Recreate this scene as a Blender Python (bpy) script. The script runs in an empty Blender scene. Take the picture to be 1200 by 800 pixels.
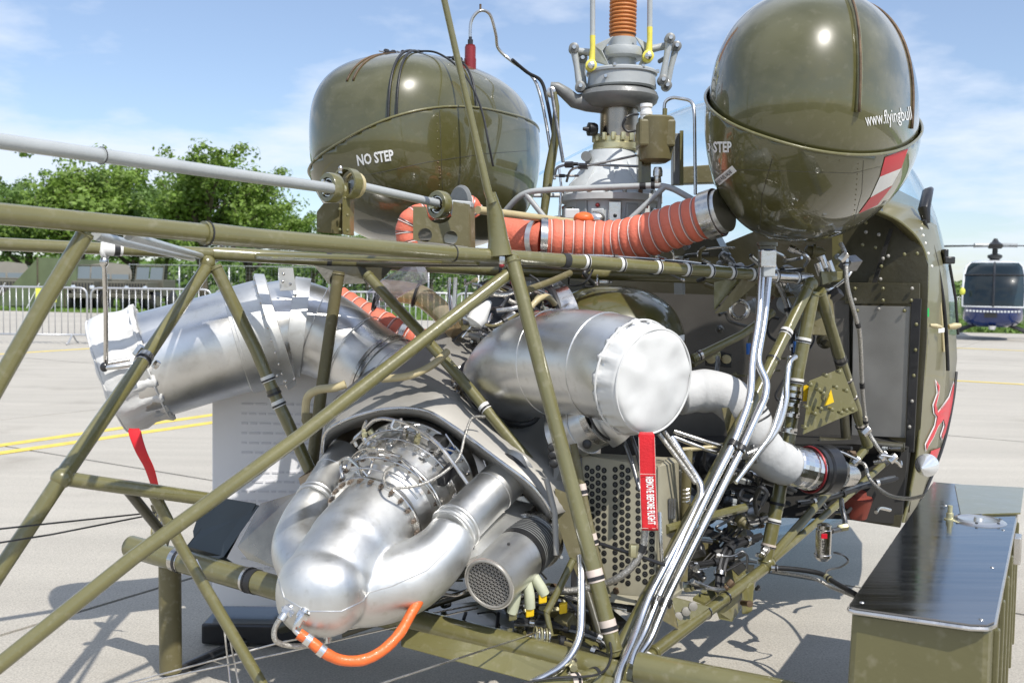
import bpy, bmesh, math, random
from math import sin, cos, pi, radians
from mathutils import Vector, Matrix, Quaternion, noise
from mathutils.bvhtree import BVHTree

random.seed(7)
SC = bpy.context.scene
COL = SC.collection

# ------------------------------------------------------------------ camera
F = 1167.0                       # focal length in photo pixels (35 mm on 36 mm, 1200 px)
PITCH, ROLL, EYE = math.atan(62.5 / F), 0.0155, 1.2
CAM = Vector((0, 0, EYE))
fwd = Vector((0, cos(PITCH), -sin(PITCH)))
up0 = Vector((0, sin(PITCH), cos(PITCH)))
right = Vector((1, 0, 0)) * cos(ROLL) + up0 * sin(ROLL)
upv = up0 * cos(ROLL) - Vector((1, 0, 0)) * sin(ROLL)
cd = bpy.data.cameras.new('camera'); cam = bpy.data.objects.new('camera', cd); COL.objects.link(cam)
cd.lens = 35; cd.sensor_width = 36; cd.clip_end = 3000; cd.clip_start = 0.05
cam.matrix_world = Matrix(((right.x, upv.x, -fwd.x, 0), (right.y, upv.y, -fwd.y, 0), (right.z, upv.z, -fwd.z, EYE), (0, 0, 0, 1)))
cd.dof.use_dof = True; cd.dof.focus_distance = 3.0; cd.dof.aperture_fstop = 7.0
SC.camera = cam

# ------------------------------------------------------------------ sun, sky
TOSUN = Vector((0.40, -0.62, 0.97)).normalized()
sl = bpy.data.lights.new('sun', 'SUN'); so = bpy.data.objects.new('sun', sl); COL.objects.link(so)
sl.energy = 4.6; sl.angle = radians(0.53); sl.color = (1.0, 0.955, 0.88)
so.rotation_euler = TOSUN.to_track_quat('Z', 'Y').to_euler(); so.location = (4, -4, 9)
w = bpy.data.worlds.new('World'); SC.world = w; w.use_nodes = True
nt = w.node_tree; N = nt.nodes; L = nt.links; N.clear()
wo = N.new('ShaderNodeOutputWorld'); bg = N.new('ShaderNodeBackground'); bg.inputs[1].default_value = 0.15
sky = N.new('ShaderNodeTexSky'); sky.sky_type = 'NISHITA'; sky.sun_disc = False
sky.sun_elevation = math.asin(TOSUN.z); sky.sun_rotation = math.atan2(TOSUN.x, TOSUN.y)
sky.air_density = 1.0; sky.dust_density = 0.5; sky.ozone_density = 1.6
tc = N.new('ShaderNodeTexCoord'); sep = N.new('ShaderNodeSeparateXYZ'); L.new(tc.outputs['Generated'], sep.inputs[0])
zz = N.new('ShaderNodeMath'); zz.operation = 'MAXIMUM'; zz.inputs[1].default_value = 0.0; L.new(sep.outputs[2], zz.inputs[0])
za = N.new('ShaderNodeMath'); za.operation = 'ADD'; za.inputs[1].default_value = 0.16; L.new(zz.outputs[0], za.inputs[0])
vd = N.new('ShaderNodeCombineXYZ')
for i in (0, 1):
    dv = N.new('ShaderNodeMath'); dv.operation = 'DIVIDE'; L.new(sep.outputs[i], dv.inputs[0]); L.new(za.outputs[0], dv.inputs[1]); L.new(dv.outputs[0], vd.inputs[i])
vd.inputs[2].default_value = 7.9
nz = N.new('ShaderNodeTexNoise'); nz.inputs['Scale'].default_value = 1.0; nz.inputs['Detail'].default_value = 8; nz.inputs['Roughness'].default_value = 0.56
L.new(vd.outputs[0], nz.inputs['Vector'])
rp = N.new('ShaderNodeValToRGB'); rp.color_ramp.elements[0].position = 0.45; rp.color_ramp.elements[0].color = (0.14, 0.14, 0.14, 1)
rp.color_ramp.elements[1].position = 0.585; rp.color_ramp.elements[1].color = (.85, .85, .85, 1)
L.new(nz.outputs[0], rp.inputs[0])
mx = N.new('ShaderNodeMixRGB'); mx.inputs[2].default_value = (6.4, 6.7, 7.1, 1)
L.new(rp.outputs[0], mx.inputs[0]); L.new(sky.outputs[0], mx.inputs[1]); tint = N.new('ShaderNodeMixRGB'); tint.blend_type = 'MULTIPLY'; tint.inputs[0].default_value = 1; tint.inputs[2].default_value = (.93, .97, 1.05, 1); L.new(mx.outputs[0], tint.inputs[1]); L.new(tint.outputs[0], bg.inputs[0]); L.new(bg.outputs[0], wo.inputs[0])
SC.view_settings.view_transform = 'Standard'; SC.view_settings.look = 'None'; SC.view_settings.gamma = 1
SC.view_settings.exposure = 0.0
SC.cycles.max_bounces = 8; SC.cycles.transparent_max_bounces = 12; SC.cycles.caustics_reflective = False; SC.cycles.caustics_refractive = False

def RAY(px, py):
    return (fwd + right * ((px - 600) / F) - upv * ((py - 400) / F))
def P(px, py, d):
    r = RAY(px, py); return CAM + r * (d / r.y)
def G(px, py, z=0.0):
    r = RAY(px, py); return CAM + r * ((z - EYE) / r.z)
def K(d): return d / F
AX = Vector((sin(radians(28.4)), cos(radians(28.4)), 0))      # the helicopter's forward axis
RT = Vector((AX.y, -AX.x, 0))                                 # its right hand side
UP = Vector((0, 0, 1))

# ------------------------------------------------------------------ materials
MATS = {}
def mat(name, col, rough=0.5, metal=0.0, coat=0.0, var=0.0, vscale=8.0, bump=0.0, bscale=60.0, trans=0.0, alpha=1.0, rvar=0.0, stretch=None, spec=0.5, coatr=0.04, sheen=0.0, dust=0.0):
    m = bpy.data.materials.new(name); m.use_nodes = True; t = m.node_tree; b = t.nodes['Principled BSDF']
    b.inputs['Base Color'].default_value = (*col, 1); b.inputs['Roughness'].default_value = rough; b.inputs['Metallic'].default_value = metal
    b.inputs['Coat Weight'].default_value = coat; b.inputs['Coat Roughness'].default_value = coatr
    b.inputs['Transmission Weight'].default_value = trans; b.inputs['Alpha'].default_value = alpha
    b.inputs['Specular IOR Level'].default_value = spec
    tcn = t.nodes.new('ShaderNodeTexCoord'); vec = tcn.outputs['Object']
    if stretch:
        mp = t.nodes.new('ShaderNodeMapping'); mp.inputs['Scale'].default_value = stretch; t.links.new(vec, mp.inputs[0]); vec = mp.outputs[0]
    if var or rvar:
        n = t.nodes.new('ShaderNodeTexNoise'); n.inputs['Scale'].default_value = vscale; n.inputs['Detail'].default_value = 6; t.links.new(vec, n.inputs['Vector'])
        if var:
            r = t.nodes.new('ShaderNodeValToRGB'); a = r.color_ramp
            a.elements[0].position = .3; a.elements[1].position = .7
            a.elements[0].color = (*[c * (1 - var) for c in col], 1); a.elements[1].color = (*[min(1, c * (1 + var)) for c in col], 1)
            t.links.new(n.outputs[0], r.inputs[0]); src = r.outputs[0]
            if dust:
                n3 = t.nodes.new('ShaderNodeTexNoise'); n3.inputs['Scale'].default_value = 45; n3.inputs['Detail'].default_value = 9; t.links.new(tcn.outputs['Object'], n3.inputs['Vector'])
                r3 = t.nodes.new('ShaderNodeValToRGB'); r3.color_ramp.elements[0].position = .56; r3.color_ramp.elements[1].position = .78
                r3.color_ramp.elements[0].color = (0, 0, 0, 1); r3.color_ramp.elements[1].color = (dust, dust, dust, 1)
                mm = t.nodes.new('ShaderNodeMixRGB'); t.links.new(n3.outputs[0], r3.inputs[0]); t.links.new(r3.outputs[0], mm.inputs[0]); t.links.new(src, mm.inputs[1])
                mm.inputs[2].default_value = (.33, .3, .22, 1); src = mm.outputs[0]
            t.links.new(src, b.inputs['Base Color'])
        if rvar:
            mr = t.nodes.new('ShaderNodeMapRange'); mr.inputs[1].default_value = .3; mr.inputs[2].default_value = .7
            mr.inputs[3].default_value = max(0, rough - rvar); mr.inputs[4].default_value = rough + rvar
            t.links.new(n.outputs[0], mr.inputs[0]); t.links.new(mr.outputs[0], b.inputs['Roughness'])
    if bump:
        n2 = t.nodes.new('ShaderNodeTexNoise'); n2.inputs['Scale'].default_value = bscale; n2.inputs['Detail'].default_value = 4; t.links.new(vec, n2.inputs['Vector'])
        bp = t.nodes.new('ShaderNodeBump'); bp.inputs['Strength'].default_value = bump; bp.inputs['Distance'].default_value = 0.01
        t.links.new(n2.outputs[0], bp.inputs['Height']); t.links.new(bp.outputs[0], b.inputs['Normal'])
        if coat: t.links.new(bp.outputs[0], b.inputs['Coat Normal'])
    MATS[name] = m; return m
mat('olive', (.152, .140, .052), .34, 0, .8, .10, 5, .06, 90, rvar=.08, dust=.35)
mat('olive_tank', (.086, .081, .025), .3, 0, 1.0, .10, 6, .09, 3.2, coatr=.02, dust=.12)
mat('olive_dull', (.150, .130, .060), .5, 0, .1, .15, 7, .1, 60, dust=.5)
mat('olive_dark', (.055, .050, .028), .35, 0, .4, .2, 9, .08, 50)
mat('plate_dark', (.045, .052, .047), .35, .2, .2, .15, 5)
mat('alum', (.74, .735, .72), .34, 1, 0, .13, 6, .06, 22, rvar=.10, dust=.22)
mat('alum_soft', (.68, .68, .665), .48, 1, 0, .14, 7, .12, 16, rvar=.10, dust=.30)
mat('steel', (.62, .60, .57), .25, 1, 0, .12, 30, .05, 80, rvar=.1)
mat('steel_dark', (.22, .22, .22), .35, 1, 0, .25, 30, .1, 80, rvar=.1)
mat('pipe_silver', (.76, .76, .76), .26, 1, 0, .05, 12, .01, 40, rvar=.06)
mat('titan', (.34, .325, .295), .50, .25, 0, .16, 5, .06, 22, rvar=.12)
mat('heat_steel', (.42, .36, .29), .30, 1, 0, .30, 7, .05, 30, rvar=.1)
mat('cadmium', (.62, .58, .36), .45, .8, 0, .2, 30, .1, 60)
mat('rubber', (.022, .022, .023), .45, 0, 0, .2, 20, .1, 90)
mat('black_metal', (.03, .03, .032), .3, .3, .3, .2, 20)
mat('cavity', (.018, .017, .015), .8)  # near-black; the shade inside recesses put into a colour
mat('braid', (.50, .48, .44), .42, .9, 0, .35, 260, .4, 300)
mat('white_cloth', (.66, .66, .645), .75, 0, 0, .02, 4, .22, 12, spec=.25)
mat('silver_cloth', (.68, .68, .67), .6, 0, 0, .05, 9, .5, 20)
mat('wrap', (.56, .56, .55), .7, 0, 0, .06, 9, .35, 26)
mat('red_ribbon', (.62, .012, .02), .6, 0, 0, .15, 12, .2, 200)
mat('white_print', (.85, .85, .83), .5)
mat('black_print', (.02, .02, .02), .5)
mat('hose_orange', (.72, .175, .105), .62, 0, 0, .10, 9, .25, 120)
mat('silicone', (.80, .15, .03), .4, 0, .2, .12, 20, .2, 100)
mat('boot', (.55, .20, .055), .5, 0, 0, .1, 20, .05, 80)
mat('grey_paint', (.40, .42, .42), .38, 0, .3, .08, 10, .08, 60)
mat('grey_dark', (.20, .205, .20), .42, 0, .1, .12, 10, .12, 60)
mat('white_case', (.60, .63, .64), .5, 0, 0, .10, 8, .2, 25)
mat('beige', (.40, .37, .27), .42, 0, .2, .12, 8, .06, 30, dust=.4)
mat('tan_tube', (.52, .44, .25), .45, 0, .2, .08, 20)
mat('yellow', (.78, .68, .10), .45, 0, .1, .1, 30)
mat('warn_yellow', (.85, .55, .01), .45)
mat('rusty', (.13, .085, .05), .6, .3, 0, .5, 14, .3, 50)
mat('bolt_brown', (.30, .24, .19), .4, .8, 0, .3, 60)
mat('red_knob', (.28, .025, .03), .4, .3, .3, .1, 30)
mat('blue', (.02, .12, .42), .4, 0, .3)
mat('green_tape', (.02, .5, .12), .5)
mat('clamp_white', (.78, .77, .74), .5, 0, 0, .05, 30)
mat('clamp_pink', (.66, .56, .49), .6, 0, 0, .08, 30)
mat('warm_panel', (.15, .14, .125), .48, .4, 0, .22, 4, .08, 12, rvar=.1)
mat('light_panel', (.36, .35, .33), .42, .6, 0, .15, 5, .06, 12, rvar=.1)
mat('flag_red', (.66, .012, .03), .45, 0, .1)
mat('board_white', (.90, .90, .92), .5)
mat('shaded_red', (.20, .035, .02), .6)  # orange-red darkened, the shadow it stands in is put into the colour
mat('box_olive', (.115, .106, .042), .38, 0, .5, .12, 4, .05, 60, rvar=.08, dust=.3)
mat('flag_white', (.82, .82, .80), .3, 0, .8)
mat('bare_lid', (.27, .275, .29), .12, 1, 0, .08, 4, .02, 10, rvar=.05, stretch=(.6, 8, 1))
mat('lamp_glass', (.8, .82, .84), .15, .6, .5)
def glassy(name, col, alpha, rough=.02):
    m = bpy.data.materials.new(name); m.use_nodes = True; t = m.node_tree; b = t.nodes['Principled BSDF']
    out = t.nodes['Material Output']; tr = t.nodes.new('ShaderNodeBsdfTransparent'); tr.inputs[0].default_value = (*col, 1)
    gl = t.nodes.new('ShaderNodeBsdfGlossy'); gl.inputs[1].default_value = rough
    lw = t.nodes.new('ShaderNodeLayerWeight'); pw = t.nodes.new('ShaderNodeMath'); pw.operation = 'POWER'; pw.inputs[1].default_value = 4; t.links.new(lw.outputs['Facing'], pw.inputs[0])
    ml = t.nodes.new('ShaderNodeMath'); ml.operation = 'MULTIPLY_ADD'; ml.inputs[1].default_value = .75; ml.inputs[2].default_value = .05; t.links.new(pw.outputs[0], ml.inputs[0])
    mxs = t.nodes.new('ShaderNodeMixShader'); t.links.new(ml.outputs[0], mxs.inputs[0]); t.links.new(tr.outputs[0], mxs.inputs[1]); t.links.new(gl.outputs[0], mxs.inputs[2])
    m2 = t.nodes.new('ShaderNodeMixShader'); m2.inputs[0].default_value = alpha
    b.inputs['Base Color'].default_value = (*col, 1); b.inputs['Roughness'].default_value = .3
    t.links.new(mxs.outputs[0], m2.inputs[1]); t.links.new(b.outputs[0], m2.inputs[2]); t.links.new(m2.outputs[0], out.inputs[0]); MATS[name] = m
glassy('canopy_glass', (.84, .94, 1.0), .05)
glassy('clear_plastic', (.86, .84, .90), .16, .1)
glassy('brown_plastic', (.72, .62, .46), .30, .15)
glassy('cockpit_glass', (.035, .06, .075), .25)

# ------------------------------------------------------------------ mesh building
class MB:
    def __init__(s): s.b = bmesh.new()
    def ring_loft(s, rings, close=True, cap0=True, cap1=True):
        b = s.b; vs = [[b.verts.new(v) for v in r] for r in rings]
        n = len(vs[0])
        for i in range(len(vs) - 1):
            for j in range(n if close else n - 1):
                k = (j + 1) % n
                try: b.faces.new((vs[i][j], vs[i][k], vs[i + 1][k], vs[i + 1][j]))
                except ValueError: pass
        if close and cap0 and n > 2: b.faces.new(vs[0][::-1])
        if close and cap1 and n > 2: b.faces.new(vs[-1])
        return s
    def tube(s, pts, r, n=12, cap=True):
        pts = [Vector(p) for p in pts]; m = len(pts)
        rs = r if isinstance(r, (list, tuple)) else [r] * m
        T = []
        for i in range(m):
            a = pts[max(0, i - 1)]; c = pts[min(m - 1, i + 1)]; v = c - a
            T.append(v.normalized() if v.length > 1e-9 else Vector((0, 0, 1)))
        nrm = T[0].orthogonal().normalized(); rings = []
        for i in range(m):
            nrm = (nrm - T[i] * nrm.dot(T[i]))
            nrm = nrm.normalized() if nrm.length > 1e-6 else T[i].orthogonal().normalized()
            bi = T[i].cross(nrm)
            rings.append([pts[i] + (nrm * cos(2 * pi * k / n) + bi * sin(2 * pi * k / n)) * rs[i] for k in range(n)])
        return s.ring_loft(rings, True, cap, cap)
    def lathe(s, p0, ax, prof, n=32, cap=True, fn=None):
        ax = Vector(ax).normalized(); u = ax.orthogonal().normalized(); v = ax.cross(u); rings = []
        for t, r in prof:
            rr = []
            for k in range(n):
                a = 2 * pi * k / n; q = r * (fn(t, a) if fn else 1)
                rr.append(Vector(p0) + ax * t + (u * cos(a) + v * sin(a)) * q)
            rings.append(rr)
        return s.ring_loft(rings, True, cap, cap)
    def box(s, c, X, Y, Z):
        c = Vector(c); X = Vector(X) / 2; Y = Vector(Y) / 2; Z = Vector(Z) / 2
        v = [s.b.verts.new(c + X * i + Y * j + Z * k) for i in (-1, 1) for j in (-1, 1) for k in (-1, 1)]
        for f in ((0, 1, 3, 2), (4, 6, 7, 5), (0, 4, 5, 1), (2, 3, 7, 6), (0, 2, 6, 4), (1, 5, 7, 3)): s.b.faces.new([v[i] for i in f])
        return s
    def prism(s, poly, off):
        off = Vector(off); a = [s.b.verts.new(Vector(p)) for p in poly]; c = [s.b.verts.new(Vector(p) + off) for p in poly]; n = len(a)
        s.b.faces.new(a); s.b.faces.new(c[::-1])
        for i in range(n): s.b.faces.new((a[i], c[i], c[(i + 1) % n], a[(i + 1) % n]))
        return s
    def ell(s, c, X, Y, Z, e=2.0, nu=40, nv=24, zmin=-1, zmax=1):
        c = Vector(c); X = Vector(X); Y = Vector(Y); Z = Vector(Z)
        rings = []
        for i in range(nv + 1):
            ph = -pi / 2 + pi * i / nv; ph = max(-pi / 2 + .015, min(pi / 2 - .015, ph)); rr = []
            for k in range(nu):
                th = 2 * pi * k / nu
                d = Vector((cos(ph) * cos(th), cos(ph) * sin(th), sin(ph)))
                q = (abs(d.x) ** e + abs(d.y) ** e + abs(d.z) ** e) ** (-1 / e)
                d *= q
                rr.append(c + X * d.x + Y * d.y + Z * d.z)
            rings.append(rr)
        return s.ring_loft(rings)
    def torus(s, c, ax, R, r, n=28, m=8):
        ax = Vector(ax).normalized(); u = ax.orthogonal().normalized(); v = ax.cross(u); b = s.b; vs = []
        for k in range(n):
            a = 2 * pi * k / n; e = u * cos(a) + v * sin(a)
            vs.append([b.verts.new(Vector(c) + e * (R + r * cos(2 * pi * j / m)) + ax * r * sin(2 * pi * j / m)) for j in range(m)])
        for k in range(n):
            for j in range(m): b.faces.new((vs[k][j], vs[(k + 1) % n][j], vs[(k + 1) % n][(j + 1) % m], vs[k][(j + 1) % m]))
        return s
    def band(s, c, ax, r, wd, th=.002, n=20):
        return s.lathe(Vector(c) - Vector(ax).normalized() * wd / 2, ax, [(0, r), (0, r + th), (wd, r + th), (wd, r)], n, cap=False)

def link(name, me, m, parent=None, smooth=True, ang=38, **kw):
    ob = bpy.data.objects.new(name, me)
    if m is not None:
        if not me.materials: me.materials.append(MATS[m] if isinstance(m, str) else m)
    COL.objects.link(ob)
    if parent is not None: ob.parent = parent
    for k, v in kw.items(): ob[k] = v
    return ob
def wloc(o):
    v = Vector(o.location)
    while o.parent: o = o.parent; v += o.location
    return v
def obj(name, mb, m, parent=None, smooth=True, ang=38, origin=None, bevel=0, mods=None, **kw):
    b = mb.b
    bmesh.ops.remove_doubles(b, verts=b.verts, dist=1e-6)
    bmesh.ops.recalc_face_normals(b, faces=b.faces)
    if origin is None:
        if parent is not None: origin = wloc(parent)
        else:
            xs = [v.co for v in b.verts]; origin = Vector((sum(v.x for v in xs) / len(xs), sum(v.y for v in xs) / len(xs), min(v.z for v in xs)))
    off = Vector(origin)
    bmesh.ops.translate(b, verts=b.verts, vec=-off)
    me = bpy.data.meshes.new(name); b.to_mesh(me); b.free()
    if smooth:
        me.shade_smooth()
        if ang < 180: me.set_sharp_from_angle(angle=radians(ang))
    o = link(name, me, m, parent, **kw)
    if parent is None: o.location = off
    if bevel:
        md = o.modifiers.new('bevel', 'BEVEL'); md.width = bevel; md.segments = 2; md.limit_method = 'ANGLE'
    return o
def thing(name, loc, label, category, group=None):
    o = bpy.data.objects.new(name, None); COL.objects.link(o); o.location = loc; o.empty_display_size = .2
    o['label'] = label; o['category'] = category
    if group: o['group'] = group
    return o
def smooth_path(pts, k=6):
    if len(pts) < 3: return pts
    out = []; n = len(pts)
    for i in range(n - 1):
        p0 = pts[max(i - 1, 0)]; p1 = pts[i]; p2 = pts[i + 1]; p3 = pts[min(i + 2, n - 1)]
        for j in range(k):
            t = j / k
            out.append(0.5 * ((2 * p1) + (p2 - p0) * t + (2 * p0 - 5 * p1 + 4 * p2 - p3) * t * t + (3 * p1 - p0 - 3 * p2 + p3) * t ** 3))
    out.append(pts[-1]); return out
def PP(l): return [P(*a) for a in l]
def at(path, t):
    ls = [(path[i + 1] - path[i]).length for i in range(len(path) - 1)]; tot = sum(ls) * t
    for i, l in enumerate(ls):
        if tot <= l or i == len(ls) - 1: return path[i].lerp(path[i + 1], min(1, tot / max(l, 1e-9))), (path[i + 1] - path[i]).normalized()
        tot -= l
def bent(pts, r, k=5):       # straight runs joined by rounded bends
    if len(pts) < 3: return pts
    out = [pts[0]]
    for i in range(1, len(pts) - 1):
        a, b, c = pts[i - 1], pts[i], pts[i + 1]; q = min(r, (a - b).length * .45, (c - b).length * .45)
        s = b + (a - b).normalized() * q; e = b + (c - b).normalized() * q
        for j in range(k + 1):
            t = j / k; out.append(s * (1 - t) ** 2 + b * 2 * t * (1 - t) + e * t * t)
    out.append(pts[-1]); return out
def tube(name, pts, dia, m, parent, n=14, curve=None, rad=.03, clamps=(), cm='clamp_white', cw=.014, **kw):
    """pts: (px, py, depth); dia in photo pixels at the first point (or a list of radii in m)"""
    q = PP(pts)
    if curve == 's': q = smooth_path(q)
    elif curve == 'b': q = bent(q, rad)
    if isinstance(dia, (list, tuple)):
        r = [dia[0] + (dia[1] - dia[0]) * i / (len(q) - 1) for i in range(len(q))] if len(dia) == 2 else dia
    else: r = dia * K(pts[len(pts) // 2][2]) / 2
    o = obj(name, MB().tube(q, r, n), m, parent, **kw)
    for t in clamps:
        mm = cm; ww = cw
        if isinstance(t, tuple): t, mm, ww = t
        c, ax = at(q, t); rr = (r if not isinstance(r, list) else r[int(t * (len(r) - 1))])
        mb = MB().band(c, ax, rr - .0005, ww, .0022)
        obj('clamp', mb, mm, o)
        if mm != 'rubber':
            e = ax.cross(Vector((0, 1, 0))).normalized()
            obj('strap', MB().band(c + ax * ww * .2, ax, rr + .001, ww * .3, .002), 'rubber', o)
    if name in ('truss_tube', 'diagonal_tube', 'frame_tube') and n >= 14:
        for t in (.012, .988):
            c, ax = at(q, t); rr = (r if not isinstance(r, list) else r[0 if t < .5 else -1]); obj('weld_bead', MB().torus(c, ax, rr, rr * .14, 20, 5), m, o)
    return o
def hexnut(mb, c, ax, r, h): return mb.lathe(Vector(c) - Vector(ax).normalized() * h / 2, ax, [(0, r * .9), (h * .1, r), (h * .9, r), (h, r * .9)], 6)
def sheet(name, rows, th, m, parent, sub=1, off=0, **kw):
    """a plate lofted between polylines of (px, py, depth)"""
    R = []
    for r in rows:
        q = PP(r) if len(r[0]) == 3 and not isinstance(r[0], Vector) else r
        R.append(q)
    b = bmesh.new(); vs = [[b.verts.new(v) for v in r] for r in R]
    for i in range(len(R) - 1):
        for j in range(len(R[0]) - 1): b.faces.new((vs[i][j], vs[i][j + 1], vs[i + 1][j + 1], vs[i + 1][j]))
    mb = MB(); mb.b.free(); mb.b = b
    o = obj(name, mb, m, parent, **kw)
    md = o.modifiers.new('thickness', 'SOLIDIFY'); md.thickness = th; md.offset = off
    return o
def plate(name, poly, th, m, parent, dirn=None, bevel=0, **kw):
    q = PP(poly)
    n = Vector((0, 1, 0)) if dirn is None else Vector(dirn)
    return obj(name, MB().prism(q, n * th), m, parent, smooth=False, bevel=bevel, **kw)
def planar(pts, px, py):
    """depth so that (px,py) lies on the plane through three P-points"""
    a, b, c = PP(pts); n = (b - a).cross(c - a); r = RAY(px, py); t = n.dot(a - CAM) / n.dot(r); return CAM + r * t
def bvh_of(o):
    dg = bpy.context.evaluated_depsgraph_get(); me = o.evaluated_get(dg).to_mesh()
    base = wloc(o)
    return BVHTree.FromPolygons([base + v.co for v in me.vertices], [tuple(p.vertices) for p in me.polygons])
def decal(name, verts2, faces, bvh, m, parent, lift=.0015, dflt=3.0, **kw):
    b = bmesh.new(); vs = []; last = None
    for (x, y) in verts2:
        r = RAY(x, y).normalized(); hit = bvh.ray_cast(CAM, r)
        if hit[0] is not None:
            nn = hit[1] if hit[1].dot(r) < 0 else -hit[1]
            vs.append(b.verts.new(hit[0] + (nn - r).normalized() * lift)); last = (hit[0] - CAM).length * RAY(x, y).normalized().y
        else: vs.append(None)
    for f in faces:
        if any(vs[i] is None for i in f): continue
        try: b.faces.new([vs[i] for i in f])
        except ValueError: pass
    mb = MB(); mb.b.free(); mb.b = b
    return obj(name, mb, m, parent, **kw)
def text2(s, x, y, h, ux, wscale=1.0, bold=.02, upd=None):
    """text outline as photo-plane points: baseline start (x,y), height h px, baseline direction ux"""
    cu = bpy.data.curves.new('text', 'FONT'); cu.body = s; cu.size = 1; cu.offset = bold; cu.resolution_u = 2
    ob = bpy.data.objects.new('text', cu); COL.objects.link(ob); dg = bpy.context.evaluated_depsgraph_get(); dg.update()
    me = bpy.data.meshes.new_from_object(ob.evaluated_get(dg)); bpy.data.objects.remove(ob)
    ux = Vector(ux).normalized(); uy = Vector(upd).normalized() if upd else Vector((ux.y, -ux.x))
    k = h / .7
    V = [(x + ux.x * v.co.x * k * wscale + uy.x * v.co.y * k, y + ux.y * v.co.x * k * wscale + uy.y * v.co.y * k) for v in me.vertices]
    Fc = [tuple(p.vertices) for p in me.polygons]
    return V, Fc
def poly2(pts, cuts=3):
    from mathutils.geometry import tessellate_polygon
    b = bmesh.new(); vs = [b.verts.new((x, y, 0)) for x, y in pts]
    for t in tessellate_polygon([[Vector((x, y, 0)) for x, y in pts]]): b.faces.new([vs[i] for i in t])
    bmesh.ops.subdivide_edges(b, edges=b.edges, cuts=cuts, use_grid_fill=True)
    b.verts.index_update(); V = [(v.co.x, v.co.y) for v in b.verts]; Fc = [tuple(v.index for v in f.verts) for f in b.faces]; b.free(); return V, Fc
def rivet_at(mb, c, n, r=.004):
    mb.ell(c, Vector((r, 0, 0)), Vector((0, r, 0)), Vector((0, 0, r)), 2, 8, 4)

# ================================================================== GROUND
def ground_mat():
    m = bpy.data.materials.new('concrete'); m.use_nodes = True; t = m.node_tree; b = t.nodes['Principled BSDF']; n = t.nodes; l = t.links
    tcn = n.new('ShaderNodeTexCoord'); geo = n.new('ShaderNodeNewGeometry')
    big = n.new('ShaderNodeTexNoise'); big.inputs['Scale'].default_value = .45; big.inputs['Detail'].default_value = 8; l.new(geo.outputs['Position'], big.inputs['Vector'])
    mp = n.new('ShaderNodeMapping'); mp.inputs['Rotation'].default_value = (0, 0, radians(8)); mp.inputs['Scale'].default_value = (.25, 3, 1); l.new(geo.outputs['Position'], mp.inputs[0])
    brush = n.new('ShaderNodeTexNoise'); brush.inputs['Scale'].default_value = 1.6; brush.inputs['Detail'].default_value = 6; l.new(mp.outputs[0], brush.inputs['Vector'])
    fine = n.new('ShaderNodeTexNoise'); fine.inputs['Scale'].default_value = 150; fine.inputs['Detail'].default_value = 5; fine.inputs['Roughness'].default_value = .7; l.new(geo.outputs['Position'], fine.inputs['Vector'])
    vo = n.new('ShaderNodeTexVoronoi'); vo.inputs['Scale'].default_value = 95; l.new(geo.outputs['Position'], vo.inputs['Vector'])
    r1 = n.new('ShaderNodeValToRGB'); r1.color_ramp.elements[0].position = .3; r1.color_ramp.elements[1].position = .72
    r1.color_ramp.elements[0].color = (.405, .376, .325, 1); r1.color_ramp.elements[1].color = (.475, .442, .382, 1); l.new(big.outputs[0], r1.inputs[0])
    m1 = n.new('ShaderNodeMixRGB'); m1.blend_type = 'OVERLAY'; m1.inputs[0].default_value = .16; l.new(r1.outputs[0], m1.inputs[1]); l.new(brush.outputs[0], m1.inputs[2])
    m2 = n.new('ShaderNodeMixRGB'); m2.blend_type = 'OVERLAY'; m2.inputs[0].default_value = .75; l.new(m1.outputs[0], m2.inputs[1]); l.new(fine.outputs[0], m2.inputs[2])
    r2 = n.new('ShaderNodeValToRGB'); r2.color_ramp.elements[0].position = .05; r2.color_ramp.elements[1].position = .32
    r2.color_ramp.elements[0].color = (.62, .60, .57, 1); r2.color_ramp.elements[1].color = (1, 1, 1, 1); l.new(vo.outputs['Distance'], r2.inputs[0])
    m3 = n.new('ShaderNodeMixRGB'); m3.blend_type = 'MULTIPLY'; m3.inputs[0].default_value = .6; l.new(m2.outputs[0], m3.inputs[1]); l.new(r2.outputs[0], m3.inputs[2])
    st = n.new('ShaderNodeTexNoise'); st.inputs['Scale'].default_value = 1.3; st.inputs['Detail'].default_value = 9; l.new(geo.outputs['Position'], st.inputs['Vector'])
    r4 = n.new('ShaderNodeValToRGB'); r4.color_ramp.elements[0].position = .60; r4.color_ramp.elements[1].position = .78
    r4.color_ramp.elements[0].color = (1, 1, 1, 1); r4.color_ramp.elements[1].color = (.72, .70, .68, 1); l.new(st.outputs[0], r4.inputs[0])
    m4 = n.new('ShaderNodeMixRGB'); m4.blend_type = 'MULTIPLY'; m4.inputs[0].default_value = .8; l.new(m3.outputs[0], m4.inputs[1]); l.new(r4.outputs[0], m4.inputs[2])
    l.new(m4.outputs[0], b.inputs['Base Color']); b.inputs['Roughness'].default_value = .88
    bp = n.new('ShaderNodeBump'); bp.inputs['Strength'].default_value = .5; bp.inputs['Distance'].default_value = .004; l.new(fine.outputs[0], bp.inputs['Height']); l.new(bp.outputs[0], b.inputs['Normal'])
    MATS['concrete'] = m
ground_mat()
mat('joint', (.07, .065, .06), .9, 0, 0, .3, 30)
mat('line_yellow', (.72, .55, .10), .7, 0, 0, .12, 14, .2, 60)
mat('grass_base', (.085, .13, .022), .9, 0, 0, .35, .35)
mat('grass_blade', (.12, .20, .035), .7, 0, 0, .3, 2)

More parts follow.
